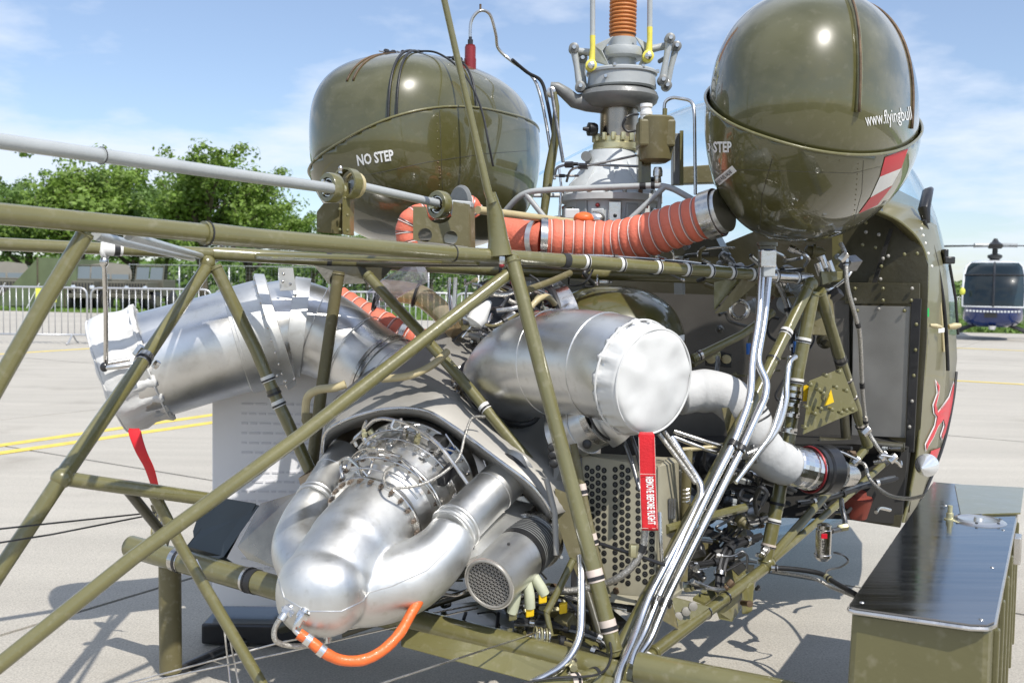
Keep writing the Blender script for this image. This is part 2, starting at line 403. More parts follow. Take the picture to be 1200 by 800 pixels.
def struct(name, mb, m, z=0, **kw):
    o = obj(name, mb, m, None, smooth=False, origin=(0, 0, 0)); o['kind'] = 'structure'
    for k, v in kw.items(): o[k] = v
    return o
ground = struct('ground', MB().prism([(-900, -60, -.06), (1500, -60, -.06), (1500, 1800, -.06), (-900, 1800, -.06)], (0, 0, -.3)), 'joint')
# concrete slabs with open joints, a real grid of 5 m slabs on the apron
ja = G(890, 668.5); jb = G(990, 685); jd = (jb - ja); jd.z = 0; jd.normalize(); jn = Vector((-jd.y, jd.x, 0))
apron = struct('apron', MB().prism([(-120, -12, -.03), (160, -12, -.03), (160, 44, -.03), (-120, 44, -.03)], (0, 0, -.03)), 'joint')
sb = MB(); S = 5.0
sb.b.free(); sb.b = bmesh.new()
sb.prism([(0.011, 0.011, 0), (S - .011, 0.011, 0), (S - .011, S - .011, 0), (0.011, S - .011, 0)], (0, 0, -.028))
bmesh.ops.recalc_face_normals(sb.b, faces=sb.b.faces); sme = bpy.data.meshes.new('concrete_slab'); sb.b.to_mesh(sme); sb.b.free(); sme.materials.append(MATS['concrete'])
ang = math.atan2(jd.y, jd.x)
gl_ = G(5, 532)
for i in range(-14, 17):
    for j in range(-3, 9):
        c = ja + jd * (i * S - 1.9) + jn * (j * S)
        cc = c + jd * S / 2 + jn * S / 2
        if cc.y < -6 or cc.y > 47 or abs(cc.x) > 14 + cc.y * .75: continue
        o = bpy.data.objects.new('concrete_slab', sme); COL.objects.link(o); o.parent = apron
        o.location = (c.x, c.y, random.uniform(-.0012, .0012)); o.rotation_euler = (0, 0, ang)
far = struct('taxiway', MB().prism([(-300, 36, -.012), (300, 36, -.012), (300, 46, -.012), (-300, 46, -.012)], (0, 0, -.02)), 'concrete')
def line(name, a, b, wd, z=.004, ext0=0, ext1=0):
    a, b = Vector((a.x, a.y, z)), Vector((b.x, b.y, z)); d = (b - a).normalized(); n = Vector((-d.y, d.x, 0)) * wd / 2
    a -= d * ext0; b += d * ext1
    o = struct(name, MB().prism([a - n, b - n, b + n, a + n], (0, 0, -.002)), 'line_yellow'); return o
line('painted_line', G(0, 522), G(250, 486), .115, ext0=6, ext1=9)
line('painted_line', G(0, 531), G(250, 495), .115, ext0=6, ext1=9)
line('painted_line', G(0, 415), G(95, 409), .14, ext0=6, ext1=1)
line('painted_line', G(1128, 446.5), G(1200, 450.5), .13, ext0=3, ext1=12)
line('painted_line', G(1128, 408), G(1200, 411), .16, ext0=2, ext1=20)
# grass field
ga = G(0, 364); gb = G(1199, 391)
gd = (gb - ga).normalized()
grass = struct('grass_field', MB().prism([ga - gd * 300, gb + gd * 300, gb + gd * 300 + Vector((0, 1500, 0)), ga - gd * 300 + Vector((0, 1500, 0))], (0, 0, -.03)), 'grass_base')
grass.location.z = .02
def grass_tufts():
    b = MB(); rnd = random.Random(3)
    for i in range(26000):
        t = rnd.random(); c = ga.lerp(gb, t * 1.3 - .15); q = rnd.random() ** 1.8 * 34; c = c + Vector((0, q + .05, 0)) + Vector((rnd.uniform(-.4, .4), 0, .02))
        a = rnd.random() * pi; wv = Vector((cos(a), sin(a), 0)) * .07; h = rnd.uniform(.05, .16); ln = Vector((rnd.uniform(-.06, .06), rnd.uniform(-.06, .06), h))
        v = [b.b.verts.new(x) for x in (c - wv, c + wv, c + ln)]; b.b.faces.new(v)
    o = obj('grass', b, 'grass_blade', None, smooth=False, origin=(0, 0, 0)); o['kind'] = 'stuff'; o['label'] = 'short green grass of the airfield beyond the crowd barriers'
grass_tufts()

# ================================================================== TREES
def leaf_mat(name, col):
    m = bpy.data.materials.new(name); m.use_nodes = True; t = m.node_tree; b = t.nodes['Principled BSDF']; n = t.nodes; l = t.links
    g = n.new('ShaderNodeNewGeometry'); r = n.new('ShaderNodeValToRGB'); no = n.new('ShaderNodeTexNoise'); no.inputs['Scale'].default_value = .9
    l.new(g.outputs['Position'], no.inputs['Vector'])
    mm = n.new('ShaderNodeMath'); mm.operation = 'ADD'; ml = n.new('ShaderNodeMath'); ml.operation = 'MULTIPLY'; ml.inputs[1].default_value = .45
    l.new(g.outputs['Random Per Island'], ml.inputs[0]); l.new(ml.outputs[0], mm.inputs[0]); l.new(no.outputs[0], mm.inputs[1]); l.new(mm.outputs[0], r.inputs[0])
    r.color_ramp.elements[0].position = .4; r.color_ramp.elements[1].position = .95
    r.color_ramp.elements[0].color = (*[c * .75 for c in col], 1); r.color_ramp.elements[1].color = (*[c * 1.35 for c in col], 1)
    l.new(r.outputs[0], b.inputs['Base Color']); b.inputs['Roughness'].default_value = .55
    tr = n.new('ShaderNodeBsdfTranslucent'); l.new(r.outputs[0], tr.inputs[0]); mx = n.new('ShaderNodeMixShader'); mx.inputs[0].default_value = .35
    l.new(b.outputs[0], mx.inputs[1]); l.new(tr.outputs[0], mx.inputs[2]); l.new(mx.outputs[0], n['Material Output'].inputs[0]); MATS[name] = m
leaf_mat('leaf', (.175, .27, .045)); leaf_mat('leaf_dark', (.125, .21, .042)); leaf_mat('leaf_light', (.20, .29, .058))
mat('bark', (.10, .08, .055), .9, 0, 0, .3, 6, .5, 20)
def tree_meshes(seed, n=15000, m='leaf'):
    rnd = random.Random(seed); tr = MB()
    tips = []
    def limb(p, d, ln, r, lev):
        q = [p]; dd = d.copy()
        for i in range(4):
            dd = (dd + Vector((rnd.uniform(-.22, .22), rnd.uniform(-.22, .22), rnd.uniform(-.05, .15)))).normalized(); q.append(q[-1] + dd * ln / 4)
        tr.tube(q, [r * (1 - .13 * i) for i in range(5)], 7 if lev < 2 else 5)
        if lev < 3:
            k = 5 if lev == 0 else 4
            for i in range(k):
                s = q[2 + (i % 3)]; a = 2 * pi * i / k + rnd.random(); e = Vector((cos(a), sin(a), rnd.uniform(.15, .9))).normalized()
                limb(s, (dd * .35 + e * .8).normalized(), ln * rnd.uniform(.55, .75), r * .5, lev + 1)
        tips.append((q[-1], lev)); tips.append((q[2], lev))
    limb(Vector((0, 0, 0)), Vector((0, 0, 1)), 4.2, .3, 0)
    zs = max(t[0].z for t in tips); sc = 8.8 / zs
    cl = []
    for t, lev in tips:
        if lev >= 1 and t.z > 1.5: cl.append((t * 1.0, rnd.uniform(.35, 1.0)))
    for i in range(16):
        a = rnd.random() * 2 * pi; h = rnd.uniform(.18, 1); rr = 3.2 * math.sqrt(max(0, 1 - (h * 1.7 - .75) ** 2 * .75)) * rnd.uniform(.7, 1.12)
        cl.append((Vector((cos(a) * rr, sin(a) * rr, 1.2 + h * (zs - .9))), rnd.uniform(.4, .85)))
    cb = MB(); b = cb.b
    for i in range(n):
        c, r = cl[rnd.randrange(len(cl))]
        d = Vector((rnd.gauss(0, 1), rnd.gauss(0, 1), rnd.gauss(0, 1))).normalized() * r * rnd.random() ** .38; d.z *= .75
        p = c + d; s = rnd.uniform(.07, .16)
        nr = (d.normalized() + Vector((rnd.uniform(-1, 1), rnd.uniform(-1, 1), rnd.uniform(-.2, 1.2))) * .7).normalized(); u = nr.orthogonal().normalized(); v = nr.cross(u)
        a = rnd.random() * pi; u, v = u * cos(a) + v * sin(a), v * cos(a) - u * sin(a)
        b.faces.new([b.verts.new(x) for x in (p - u * s, p - v * s * .6, p + u * s, p + v * s * .6)])
    bmesh.ops.scale(cb.b, vec=(sc, sc, sc), verts=cb.b.verts); bmesh.ops.scale(tr.b, vec=(sc, sc, sc), verts=tr.b.verts)
    ct = bpy.data.meshes.new('crown'); cb.b.to_mesh(ct); cb.b.free(); ct.materials.append(MATS[m])
    tt = bpy.data.meshes.new('trunk'); bmesh.ops.recalc_face_normals(tr.b, faces=tr.b.faces); tr.b.to_mesh(tt); tr.b.free(); tt.materials.append(MATS['bark']); tt.shade_smooth()
    return ct, tt
TM = [tree_meshes(11), tree_meshes(23, 15000, 'leaf_dark'), tree_meshes(5, 14000, 'leaf_light')]
tl = [  # px, depth, top py, width factor, kind, label
    (-40, 66, 200, 1.2, 0, 'leafy green tree cut off by the left edge, above the long olive tube'),
    (25, 62, 203, 1.1, 1, 'dark green tree behind the roofed truck at far left'),
    (92, 58, 183, 1.25, 0, 'broad green tree above the green tent, second highest of the row'),
    (150, 66, 196, 1.1, 1, 'dark green tree between the two tallest crowns on the left'),
    (190, 72, 208, 1.0, 2, 'lighter green tree in the gap just left of the tallest tree'),
    (238, 56, 182, 1.15, 0, 'tallest green tree, right end of the left row, under the silver shaft'),
    (292, 60, 206, 1.0, 0, 'green tree sloping down at the right end of the left row'),
    (366, 78, 243, .9, 1, 'small green tree seen between the drive shaft bracket and the tubes'),
    (430, 80, 262, 1.1, 2, 'green tree behind the left fuel tank, above the olive gusset'),
    (505, 84, 270, 1.1, 0, 'green tree seen under the longerons beside the clear plastic tube'),
    (-95, 84, 225, 1.3, 2, 'pale green tree beyond the left edge of the tent'),
    (330, 110, 310, 1.3, 1, 'low distant tree behind the silver exhaust flange')]
for px, d, ty, wf, k, lb in tl:
    b0 = P(px, 400, d); h = P(px, ty, d).z; t = thing('broadleaf_tree', (b0.x, d, 0), lb, 'tree', 'trees along the edge of the airfield')
    s = h / 8.8; t.scale = (s * wf, s * wf, s); t.rotation_euler = (0, 0, random.random() * 6)
    ct, tt = TM[k]; a = bpy.data.objects.new('crown', ct); c = bpy.data.objects.new('trunk', tt)
    for q in (a, c): COL.objects.link(q); q.parent = t
def far_wood():
    b = MB(); rnd = random.Random(9)
    for k in range(52000):
        u = rnd.random(); x = -170 + u * 460; d = 150 if x < 40 else 230
        hh = (5.2 + 2.2 * noise.noise(Vector((x * .05, 0, 3))) + 1.4 * noise.noise(Vector((x * .19, 2, 3)))) * (1 if x < 40 else .8)
        z = rnd.random() ** .75 * hh; p = Vector((x, d + rnd.uniform(-4, 4), z)); s = rnd.uniform(.25, .55)
        nr = Vector((rnd.uniform(-1, 1), -rnd.random() * 1.5, rnd.uniform(-.2, 1))).normalized(); uu = nr.orthogonal().normalized(); v = nr.cross(uu)
        b.b.faces.new([b.b.verts.new(q) for q in (p - uu * s, p - v * s * .7, p + uu * s, p + v * s * .7)])
    o = obj('distant_wood', b, 'leaf_dark', None, smooth=False, origin=(0, 0, 0)); o['kind'] = 'stuff'; o['label'] = 'far line of trees along the horizon beyond the grass'
far_wood()

# ================================================================== CROWD BARRIERS, FAR FENCE
mat('galv', (.55, .56, .58), .42, .75, 0, .08, 20)
mat('sign_yellow', (.70, .72, .10), .5); mat('sign_white', (.75, .76, .76), .5)
def barrier_proto():
    W, H, r = 2.25, 1.08, .019
    fr = MB(); q = [Vector((-W / 2, 0, .18)), Vector((-W / 2, 0, H)), Vector((W / 2, 0, H)), Vector((W / 2, 0, .18)), Vector((-W / 2, 0, .18))]
    fr.tube(bent(q[:4], .16), r, 8); fr.tube([q[0], q[3]], r, 8)
    bars = []
    for i in range(1, 19):
        x = -W / 2 + W * i / 19; bars.append(MB().tube([(x, 0, .18), (x, 0, H)], .009, 6))
    ft = []
    for s in (-1, 1):
        f = MB(); f.tube(bent([Vector((s * .85, -.32, .02)), Vector((s * .85, -.2, .05)), Vector((s * .85, 0, .2)), Vector((s * .85, .2, .05)), Vector((s * .85, .32, .02))], .08), .016, 6); ft.append(f)
    return fr, bars, ft
def mk(mbx, name, m):
    bmesh.ops.recalc_face_normals(mbx.b, faces=mbx.b.faces); me = bpy.data.meshes.new(name); mbx.b.to_mesh(me); mbx.b.free(); me.shade_smooth(); me.materials.append(MATS[m]); return me
_fr, _ba, _ft = barrier_proto(); FRM = mk(_fr, 'frame', 'galv'); BARM = [mk(x, 'bar', 'galv') for x in _ba]; FTM = [mk(x, 'foot', 'galv') for x in _ft]
ba = G(18, 402.5); bdir = Vector((cos(radians(5)), sin(radians(5)), 0))
signs = {0: 'yellow', 1: None, 2: 'yellow', 4: 'yellow'}
names = ['leftmost crowd barrier, beyond the thick olive tube, yellow notice on its top rail', 'crowd barrier with plain bars in front of the canvas topped truck',
         'crowd barrier in front of the open jeep, with a yellow notice', 'crowd barrier hidden behind the big silver exhaust, its top rail just showing',
         'crowd barrier on grass seen below the olive gusset with clear tubes before it', 'crowd barrier seen beyond the engine hoses, right of the clear tube']
for i in range(-1, 8):
    c = ba + bdir * (i * 2.32 + 0.2)
    lb = 'crowd barrier just outside the left edge, next to the leftmost one' if i < 0 else (names[i] if i < len(names) else None)
    if lb is None: continue
    t = thing('crowd_barrier', (c.x, c.y, 0), lb, 'barrier', 'crowd barriers in a row along the apron'); t.rotation_euler = (0, 0, radians(5))
    for nm, me in [('frame', FRM)] + [('bar', q) for q in BARM] + [('foot', q) for q in FTM]:
        o = bpy.data.objects.new(nm, me); COL.objects.link(o); o.parent = t
    if i in (0, 2, 4):
        xx = {0: .38, 2: .15, 4: -.4}[i]
        o = obj('notice', MB().box((0, 0, 0), (.38, 0, 0), (0, .006, 0), (0, 0, .26)), 'sign_yellow', t, origin=(0, 0, 0), smooth=False); o.location = (xx, -.03, .93)
for k in range(3):
    c = G(1150 + 0, 368) + Vector((k * 2.4 - .4, 0, 0)); c.z = 0; c.y = 52; c.x = 27.0 + 2.35 * (k - 2)
    t = thing('crowd_barrier', (c.x, c.y, 0), ['crowd barrier left of the blue helicopter, mostly behind the olive cabin', 'crowd barrier behind the blue helicopter cabin', 'crowd barrier on grass right of the blue helicopter'][k], 'barrier', 'crowd barriers in a row along the apron')
    for nm, me in [('frame', FRM)] + [('bar', q) for q in BARM] + [('foot', q) for q in FTM]:
        o = bpy.data.objects.new(nm, me); COL.objects.link(o); o.parent = t
# far wire fence
def far_fence():
    z1 = 2.15; y = 52; t = thing('wire_fence', (-8, y, 0), 'tall grey wire mesh fence standing behind the parked jeeps', 'fence')
    pm = MB().tube([(0, 0, 0), (0, 0, z1)], .035, 8); pme = mk(pm, 'post', 'galv')
    for i in range(14):
        o = bpy.data.objects.new('post', pme); COL.objects.link(o); o.parent = t; o.location = (-12 + i * 2.6, 0, 0)
    for z in (z1 - .03, .15):
        obj('rail', MB().tube([(-12, -.05, z), (21.8, -.05, z)], .022, 6), 'galv', t, origin=(0, 0, 0))
    m = MB()
    for i in range(180): m.tube([(-12 + i * .19, 0.04, .15), (-12 + i * .19, .04, z1 - .03)], .0035, 3)
    for i in range(12): m.tube([(-12, .045, .2 + i * .16), (21.8, .045, .2 + i * .16)], .0035, 3)
    o = obj('wire_mesh', m, 'galv', t, origin=(0, 0, 0)); o['kind'] = 'stuff'
far_fence()

# ================================================================== PARKED MILITARY VEHICLES AND TENT
mat('canvas_green', (.115, .145, .075), .85, 0, 0, .12, 2, .3, 8)
mat('canvas_grey', (.26, .245, .21), .85, 0, 0, .05, 3, .3, 8)
mat('vehicle_green', (.11, .105, .08), .55, 0, .1, .06, 1)
mat('pane', (.16, .19, .20), .15, .1, .3)
def wheel(t, x, y, r=.42, wd=.24):
    o = obj('wheel', MB().lathe((x - wd / 2, y, r), (1, 0, 0), [(0, r * .6), (0.01, r * .9), (.04, r), (wd - .04, r), (wd - .01, r * .9), (wd, r * .6)], 20), 'rubber', t, origin=(0, 0, 0))
    obj('rim', MB().lathe((x - wd / 2 - .01, y, r), (1, 0, 0), [(0, r * .5), (.02, r * .55), (wd + .0, r * .55), (wd + .02, r * .5)], 14), 'vehicle_green', o, origin=(0, 0, 0))
def truck(px, d, label, roofm, hw=1.0, H=2.1, L_=3.8, rot=0.0, cat='truck', jeep=False):
    b0 = P(px, 400, d); t = thing('army_truck' if not jeep else 'army_jeep', (b0.x, d, .02), label, cat); t.rotation_euler = (0, 0, rot)
    O = (0, 0, 0); m = 'vehicle_green'
    def bx(nm, c, x, y, z, mm=m, bev=.03): return obj(nm, MB().box(c, (x, 0, 0), (0, y, 0), (0, 0, z)), mm, t, smooth=False, origin=O, bevel=bev)
    bx('hood', (0, -L_ / 2 + .55, .95), hw * 1.35, 1.1, .5); bx('bumper', (0, -L_ / 2 - .08, .6), hw * 1.9, .12, .18)
    g = MB()
    for i in range(7): g.box((-.36 + i * .12, -L_ / 2 - .015, .95), (.05, 0, 0), (0, .02, 0), (0, 0, .34))
    obj('grille', g, 'rubber', t, smooth=False, origin=O)
    for s in (-1, 1):
        bx('fender', (s * hw * .82, -L_ / 2 + .5, .88), hw * .36, 1.0, .14)
        obj('headlight', MB().lathe((s * hw * .55, -L_ / 2 - .03, .95), (0, 1, 0), [(0, .06), (.01, .09), (.04, .1)], 14), 'lamp_glass', t, origin=O)
        wheel(t, s * hw * .82, -L_ / 2 + .5); wheel(t, s * hw * .82, L_ / 2 - .8)
    bx('cab', (0, .3, .95), hw * 1.8, L_ - 1.6, .7)
    f = obj('windshield_frame', MB().tube([(-hw * .85, -L_ / 2 + 1.15, 1.25), (-hw * .85, -L_ / 2 + 1.3, 1.85), (hw * .85, -L_ / 2 + 1.3, 1.85), (hw * .85, -L_ / 2 + 1.15, 1.25)], .035, 6), m, t, origin=O)
    for s in (-1, 1): obj('pane', MB().box((s * hw * .42, -L_ / 2 + 1.22, 1.55), (hw * .76, 0, 0), (0, .02, 0), (0, .12, .5)), 'pane', f, smooth=False, origin=O)
    if not jeep:
        r = MB(); rows = []
        for y in (-L_ / 2 + 1.2, L_ / 2):
            rows.append([Vector((x * hw, y, z)) for x, z in ((-.95, 1.3), (-.95, H - .35), (-.8, H - .08), (0, H), (.8, H - .08), (.95, H - .35), (.95, 1.3))])
        r.ring_loft(rows, True); obj('canvas_cover', r, roofm, t, origin=O, ang=50)
        for i in range(3):
            for s in (-1, 1): obj('side_window', MB().box((s * hw * .955, -L_ / 2 + 1.75 + i * .8, 1.65), (.02, 0, 0), (0, .55, 0), (0, 0, .4)), 'pane', t, smooth=False, origin=O)
    return t
truck(8, 44, 'roofed army truck at far left behind the green tent', 'canvas_grey', .95, 2.0, 3.2, rot=.5)
truck(128, 43, 'army truck with a grey canvas top behind the plain crowd barrier', 'canvas_grey', .9, 2.0, 3.2, rot=.55)
truck(108, 41.5, 'light coloured jeep windshield in front of the canvas topped truck', 'canvas_grey', .65, 1.6, 2.8, rot=.15, cat='jeep', jeep=True)
truck(178, 41.5, 'open army jeep with raised windshield left of the exhaust', 'canvas_grey', .7, 1.6, 2.8, rot=-.1, cat='jeep', jeep=True)
def tent():
    a = P(20, 360, 42.5); c = P(92, 360, 42.5); t = thing('canvas_tent', ((a.x + c.x) / 2, 42.5, 0), 'green canvas ridge tent between the parked army trucks', 'tent')
    wd = (c.x - a.x); r = MB(); r.ring_loft([[Vector((-wd * .5 - .3, y, .15)), Vector((wd * .10, y, 2.15)), Vector((wd * .5 + .5, y, 2.12)), Vector((wd * .5 + .6, y, .15))] for y in (-1.4, 1.6)], True)
    obj('canvas', r, 'canvas_green', t, smooth=False, origin=(0, 0, 0))
    for x in (-wd * .42, wd * .12, wd * .5): obj('guy_rope', MB().tube([(x, -1.4, 1.1), (x - .2, -2.2, 0)], .012, 5), 'sign_white', t, origin=(0, 0, 0))
    for x in (wd * .1, wd * .52): obj('tent_pole', MB().tube([(x, -1.45, 0), (x, -1.45, 2.16)], .025, 6), 'bark', t, origin=(0, 0, 0))
tent()
mat('red_cloth', (.55, .12, .14), .7, 0, 0, .2, 3)
pq = P(88, 352, 42); bo = obj('parasol', MB().lathe((pq.x, pq.y, 1.55), (0, 0, 1), [(0, .55), (.15, .45), (.32, .2), (.38, .02)], 12), 'red_cloth'); bo['label'] = 'small faded red parasol beside the canvas topped army truck'; bo['category'] = 'parasol'

# ================================================================== BLUE HELICOPTER
mat('navy', (.006, .028, .15), .25, 0, .8); mat('heli_white', (.72, .74, .76), .3, 0, .6); mat('blade', (.05, .05, .055), .5)
def blue_heli():
    d = 27.5; c = P(1162, 397, d); t = thing('blue_helicopter', (c.x, d, 0), 'blue and white helicopter parked nose on at the right edge', 'helicopter'); O = (0, 0, 0); t.rotation_euler = (0, 0, -radians(25.5))
    W = .80; k = d / F
    def X(px): return (P(px, 350, d).x - c.x)
    def Z(py): return P(1162, py, d).z
    z0, z1 = Z(382), Z(305)
    zb = Z(359)
    # cabin: stacked rounded sections, each narrowing to the front
    def sec(z, hw, y0, y1, e=3.2, n=36):
        out = []
        for j in range(n):
            a = 2 * pi * j / n; q = (abs(cos(a)) ** e + abs(sin(a)) ** e) ** (-1 / e)
            out.append(Vector((hw * q * cos(a), (y0 + y1) / 2 + (y1 - y0) / 2 * q * sin(a), z)))
        return out
    obj('nose', MB().ring_loft([sec(z0, .45, -.9, 1.2), sec(z0 + .06, .62, -1.15, 1.4), sec(z0 + .2, .76, -1.28, 1.5), sec(zb, .79, -1.34, 1.5)]), 'navy', t, origin=O, ang=70)
    cab = obj('cabin', MB().ring_loft([sec(zb, .785, -1.0, 1.5), sec(z1 - .45, .79, -.9, 1.5, 2.8), sec(z1 - .2, .755, -.7, 1.4, 2.7), sec(z1 - .06, .66, -.45, 1.35, 2.6), sec(z1, .5, -.2, 1.2, 2.4)]), 'heli_white', t, origin=O, ang=70)
    ws = MB(); rows = []
    for z, y, hw in ((zb, -1.34, .74), ((zb * 2 + z1) / 3, -1.33, .75), (z1 - .6, -1.22, .74), (z1 - .42, -1.10, .735), (z1 - .2, -.86, .69), (z1 - .08, -.62, .60)):
        rows.append([Vector((hw * u, y + .25 * abs(u) ** 3, z)) for u in (-1, -.8, -.5, 0, .5, .8, 1)])
    o = obj('windshield', MB().ring_loft(rows, False), 'cockpit_glass', t, origin=O, ang=90)
    for u in (-1, 0, 1): obj('windshield_post', MB().tube([Vector((r[3 + 3 * u].x, r[3 + 3 * u].y - .01, r[3 + 3 * u].z)) for r in rows], .028, 6), 'heli_white' if u else 'black_metal', t, origin=O)
    for i in (0, 3): obj('windshield_sill', MB().tube([v + Vector((0, -.01, 0)) for v in rows[i]], .02, 6), 'heli_white' if i == 0 else 'black_metal', t, origin=O)
    obj('instrument_panel', MB().box((0, -.75, zb + .35), (.9, 0, 0), (0, .3, 0), (0, 0, .35)), 'rubber', t, smooth=False, origin=O, bevel=.03)
    for s in (-1, 1): obj('seat', MB().box((s * .35, -.1, zb + .35), (.45, 0, 0), (0, .2, 0), (0, 0, .75)), 'rubber', t, smooth=False, origin=O, bevel=.05)
    st = MB()
    for s in range(16):
        u = -.62 + s * .083; st.box((u, -1.36 + .25 * abs(u / .75) ** 3, zb - .09 - .03 * (1 - u * u)), (.055, 0, 0), (0, .02, 0), (0, 0, .05))
    obj('nose_lettering', st, 'heli_white', t, smooth=False, origin=O)
    obj('landing_light', MB().lathe((0, -1.2, z0 - .06), (0, 0, 1), [(0, .08), (.1, .1)], 12), 'lamp_glass', t, origin=O)
    obj('number_plate', MB().box((-.05, -1.345, zb - .22), (.3, 0, 0), (0, .02, 0), (0, 0, .12)), 'rubber', t, smooth=False, origin=O)
    obj('mirror', MB().ell((-.75, -1.35, zb + .4), (.07, 0, 0), (0, .05, 0), (0, 0, .1)), 'sign_yellow', t, origin=O)
    for s in (-1, 1):
        obj('skid', MB().tube(bent([Vector((s * 1.05, -1.7, .16)), Vector((s * 1.05, -1.4, .04)), Vector((s * 1.05, 1.6, .04))], .2), .04, 8), 'rubber', t, origin=O)
        for y in (-.8, .9): obj('skid_strut', MB().tube([Vector((s * .4, y, z0 + .04)), Vector((s * .8, y, z0 - .1)), Vector((s * 1.05, y, .06))], .035, 8), 'rubber', t, origin=O)
        obj('skid_brace', MB().tube([Vector((s * .5, -.9, z0 + .02)), Vector((s * 1.05, -1.2, .07))], .02, 6), 'rubber', t, origin=O)
    obj('tail_boom', MB().tube([Vector((0, 1.4, 1.5)), Vector((0, 5.5, 1.8))], [.35, .15], 12), 'navy', t, origin=O)
    zh = Z(287)
    obj('mast', MB().lathe((0, 0, z1 - .05), (0, 0, 1), [(0, .14), (.12, .12), (.13, .07), (zh - z1 + .1, .07)], 14), 'rubber', t, origin=O)
    obj('rotor_hub', MB().lathe((0, 0, zh - .1), (0, 0, 1), [(0, .16), (.05, .2), (.12, .2), (.18, .1), (.28, .04)], 14), 'black_metal', t, origin=O)
    obj('swashplate', MB().lathe((0, 0, zh - .38), (0, 0, 1), [(0, .15), (.04, .19), (.1, .19), (.14, .1)], 14), 'black_metal', t, origin=O)
    for a in (200, 177, 3):
        e = Vector((cos(radians(a)), sin(radians(a)), 0)); q = Vector((-e.y, e.x, 0)) * .13; ln = 1.55 if a == 200 else 5.2; ln = 5.2
        rows = []
        for s in (.35, 1.2, 2.6, 4.0, 5.2):
            c0 = e * s + Vector((0, 0, zh - .02 - .012 * s * s * .9)); rows.append([c0 - q, c0 + Vector((0, 0, .02)), c0 + q, c0 - Vector((0, 0, .015))])
        obj('rotor_blade', MB().ring_loft(rows), 'blade', t, origin=O)
        obj('blade_grip', MB().tube([Vector((0, 0, zh)) + e * .1, Vector((0, 0, zh - .01)) + e * .55], .06, 8), 'grey_paint', t, origin=O)
blue_heli()

# ================================================================== DISPLAY BOARD
def board():
    d = 3.75; bl = G(250, 742); base = Vector((bl.x, bl.y, 0)); d = bl.y
    br = P(440, 700, d + .05); t = thing('display_board', (base.x + .3, d, 0), 'white printed information board on a black foot under the left exhaust', 'board')
    zt = P(340, 432, d).z; wd = P(440, 500, d).x - base.x
    o = obj('panel', MB().box((base.x + wd / 2, d, .1 + (zt - .1) / 2), (wd, 0, 0), (0, .03, 0), (0, 0, zt - .1)), 'board_white', t, smooth=False, bevel=.004)
    obj('foot', MB().box((base.x + wd * .30, d - .02, .04), (wd * .62, 0, 0), (0, .20, 0), (0, 0, .07)), 'black_metal', t, smooth=False, bevel=.008)
    obj('stay', MB().tube([Vector((base.x + wd * .4, d + .03, .1)), Vector((base.x + wd * .4, d + .03, zt - .05))], .02, 8), 'steel', t)
    tx = MB(); rnd = random.Random(2)
    for i in range(20):
        z = zt - .12 - i * .033; x = base.x + .10
        if i % 7 == 6: continue
        while x < base.x + wd * .9:
            l = rnd.uniform(.012, .04); tx.box((x + l / 2, d - .0165, z), (l, 0, 0), (0, .0015, 0), (0, 0, .007)); x += l + .009
    mat('faint_print', (.76, .76, .79), .6)
    o2 = obj('printed_text', tx, 'faint_print', o, smooth=False); o2['kind'] = 'stuff'
board()

# ================================================================== THE OLIVE HELICOPTER (one thing, many parts)
base = P(727, 400, 3.6)
H = thing('helicopter', (base.x, base.y, 0), 'olive military helicopter with exposed turbine engine and open tubular tail boom, filling the foreground', 'helicopter')
def TD(px, px0, d0):        # depth of a point on the transverse (left-right) line through (px0, d0)
    x0 = (px0 - 600) / F * d0; return (d0 + .541 * x0) / (1 + .541 * (px - 600) / F)

# ---- tail boom and centre frame tubes
o = tube('longeron', [(-70, 245, 1.52), (0, 250.5, 1.6), (240, 273, 1.92)], 26, 'olive', H, 20)
tube('longeron', [(238, 273, 1.92), (300, 279, 2.02), (530, 297, 2.5)], [.0215, .0185], 'olive', H, 20, clamps=((.008, 'olive', .012),))
tube('longeron', [(528, 297, 2.5), (600, 301, 2.62), (700, 308, 2.77), (900, 323, 3.08)], [.0185, .0185, .0185, .0178], 'olive', H, 20,
     clamps=((.005, 'olive', .012), (.33, 'rubber', .018), (.38,), (.50,), (.60,), (.68,), (.755,), (.84,), (.90,)) if False else ((.005, 'olive', .012), (.33, 'rubber', .02), (.39, 'clamp_white', .016), (.50, 'clamp_white', .016), (.615, 'clamp_white', .016), (.71, 'clamp_white', .016), (.79, 'clamp_white', .016), (.865, 'clamp_white', .016), (.94, 'clamp_white', .016)))
tube('longeron', [(895, 323, 3.08), (950, 327, 3.15)], 13.5, 'steel', H, 16, clamps=((.25, 'clamp_white', .01), (.7, 'clamp_white', .01)))
tube('longeron', [(-60, 281, 2.5), (0, 286, 2.6), (250, 297, 2.92)], 15.5, 'olive', H, 18, clamps=((.59, 'clamp_white', .05),))
tube('longeron', [(250, 297, 2.92), (400, 305.5, 3.05), (560, 315, 3.2), (880, 328, 3.6), (945, 333, 3.68)], 15, 'olive', H, 18, clamps=((.16, 'rubber', .014), (.42, 'rubber', .01)))
tube('cross_tube', [(112, 276, 1.78), (226, 303, 2.9)], 7, 'grey_paint', H)
tube('cross_tube', [(150, 276, 1.82), (236, 300, 2.9)], 7, 'grey_paint', H)
tube('cross_tube', [(300, 300, 2.95), (560, 306, 2.55)], 9, 'olive', H)
tube('cross_tube', [(420, 309, 3.05), (640, 309, 2.68)], 8, 'olive_dark', H)
tube('truss_tube', [(101, 272, 1.73), (54, 350, 1.70), (-60, 552, 1.62)], 20, 'olive', H, 18)
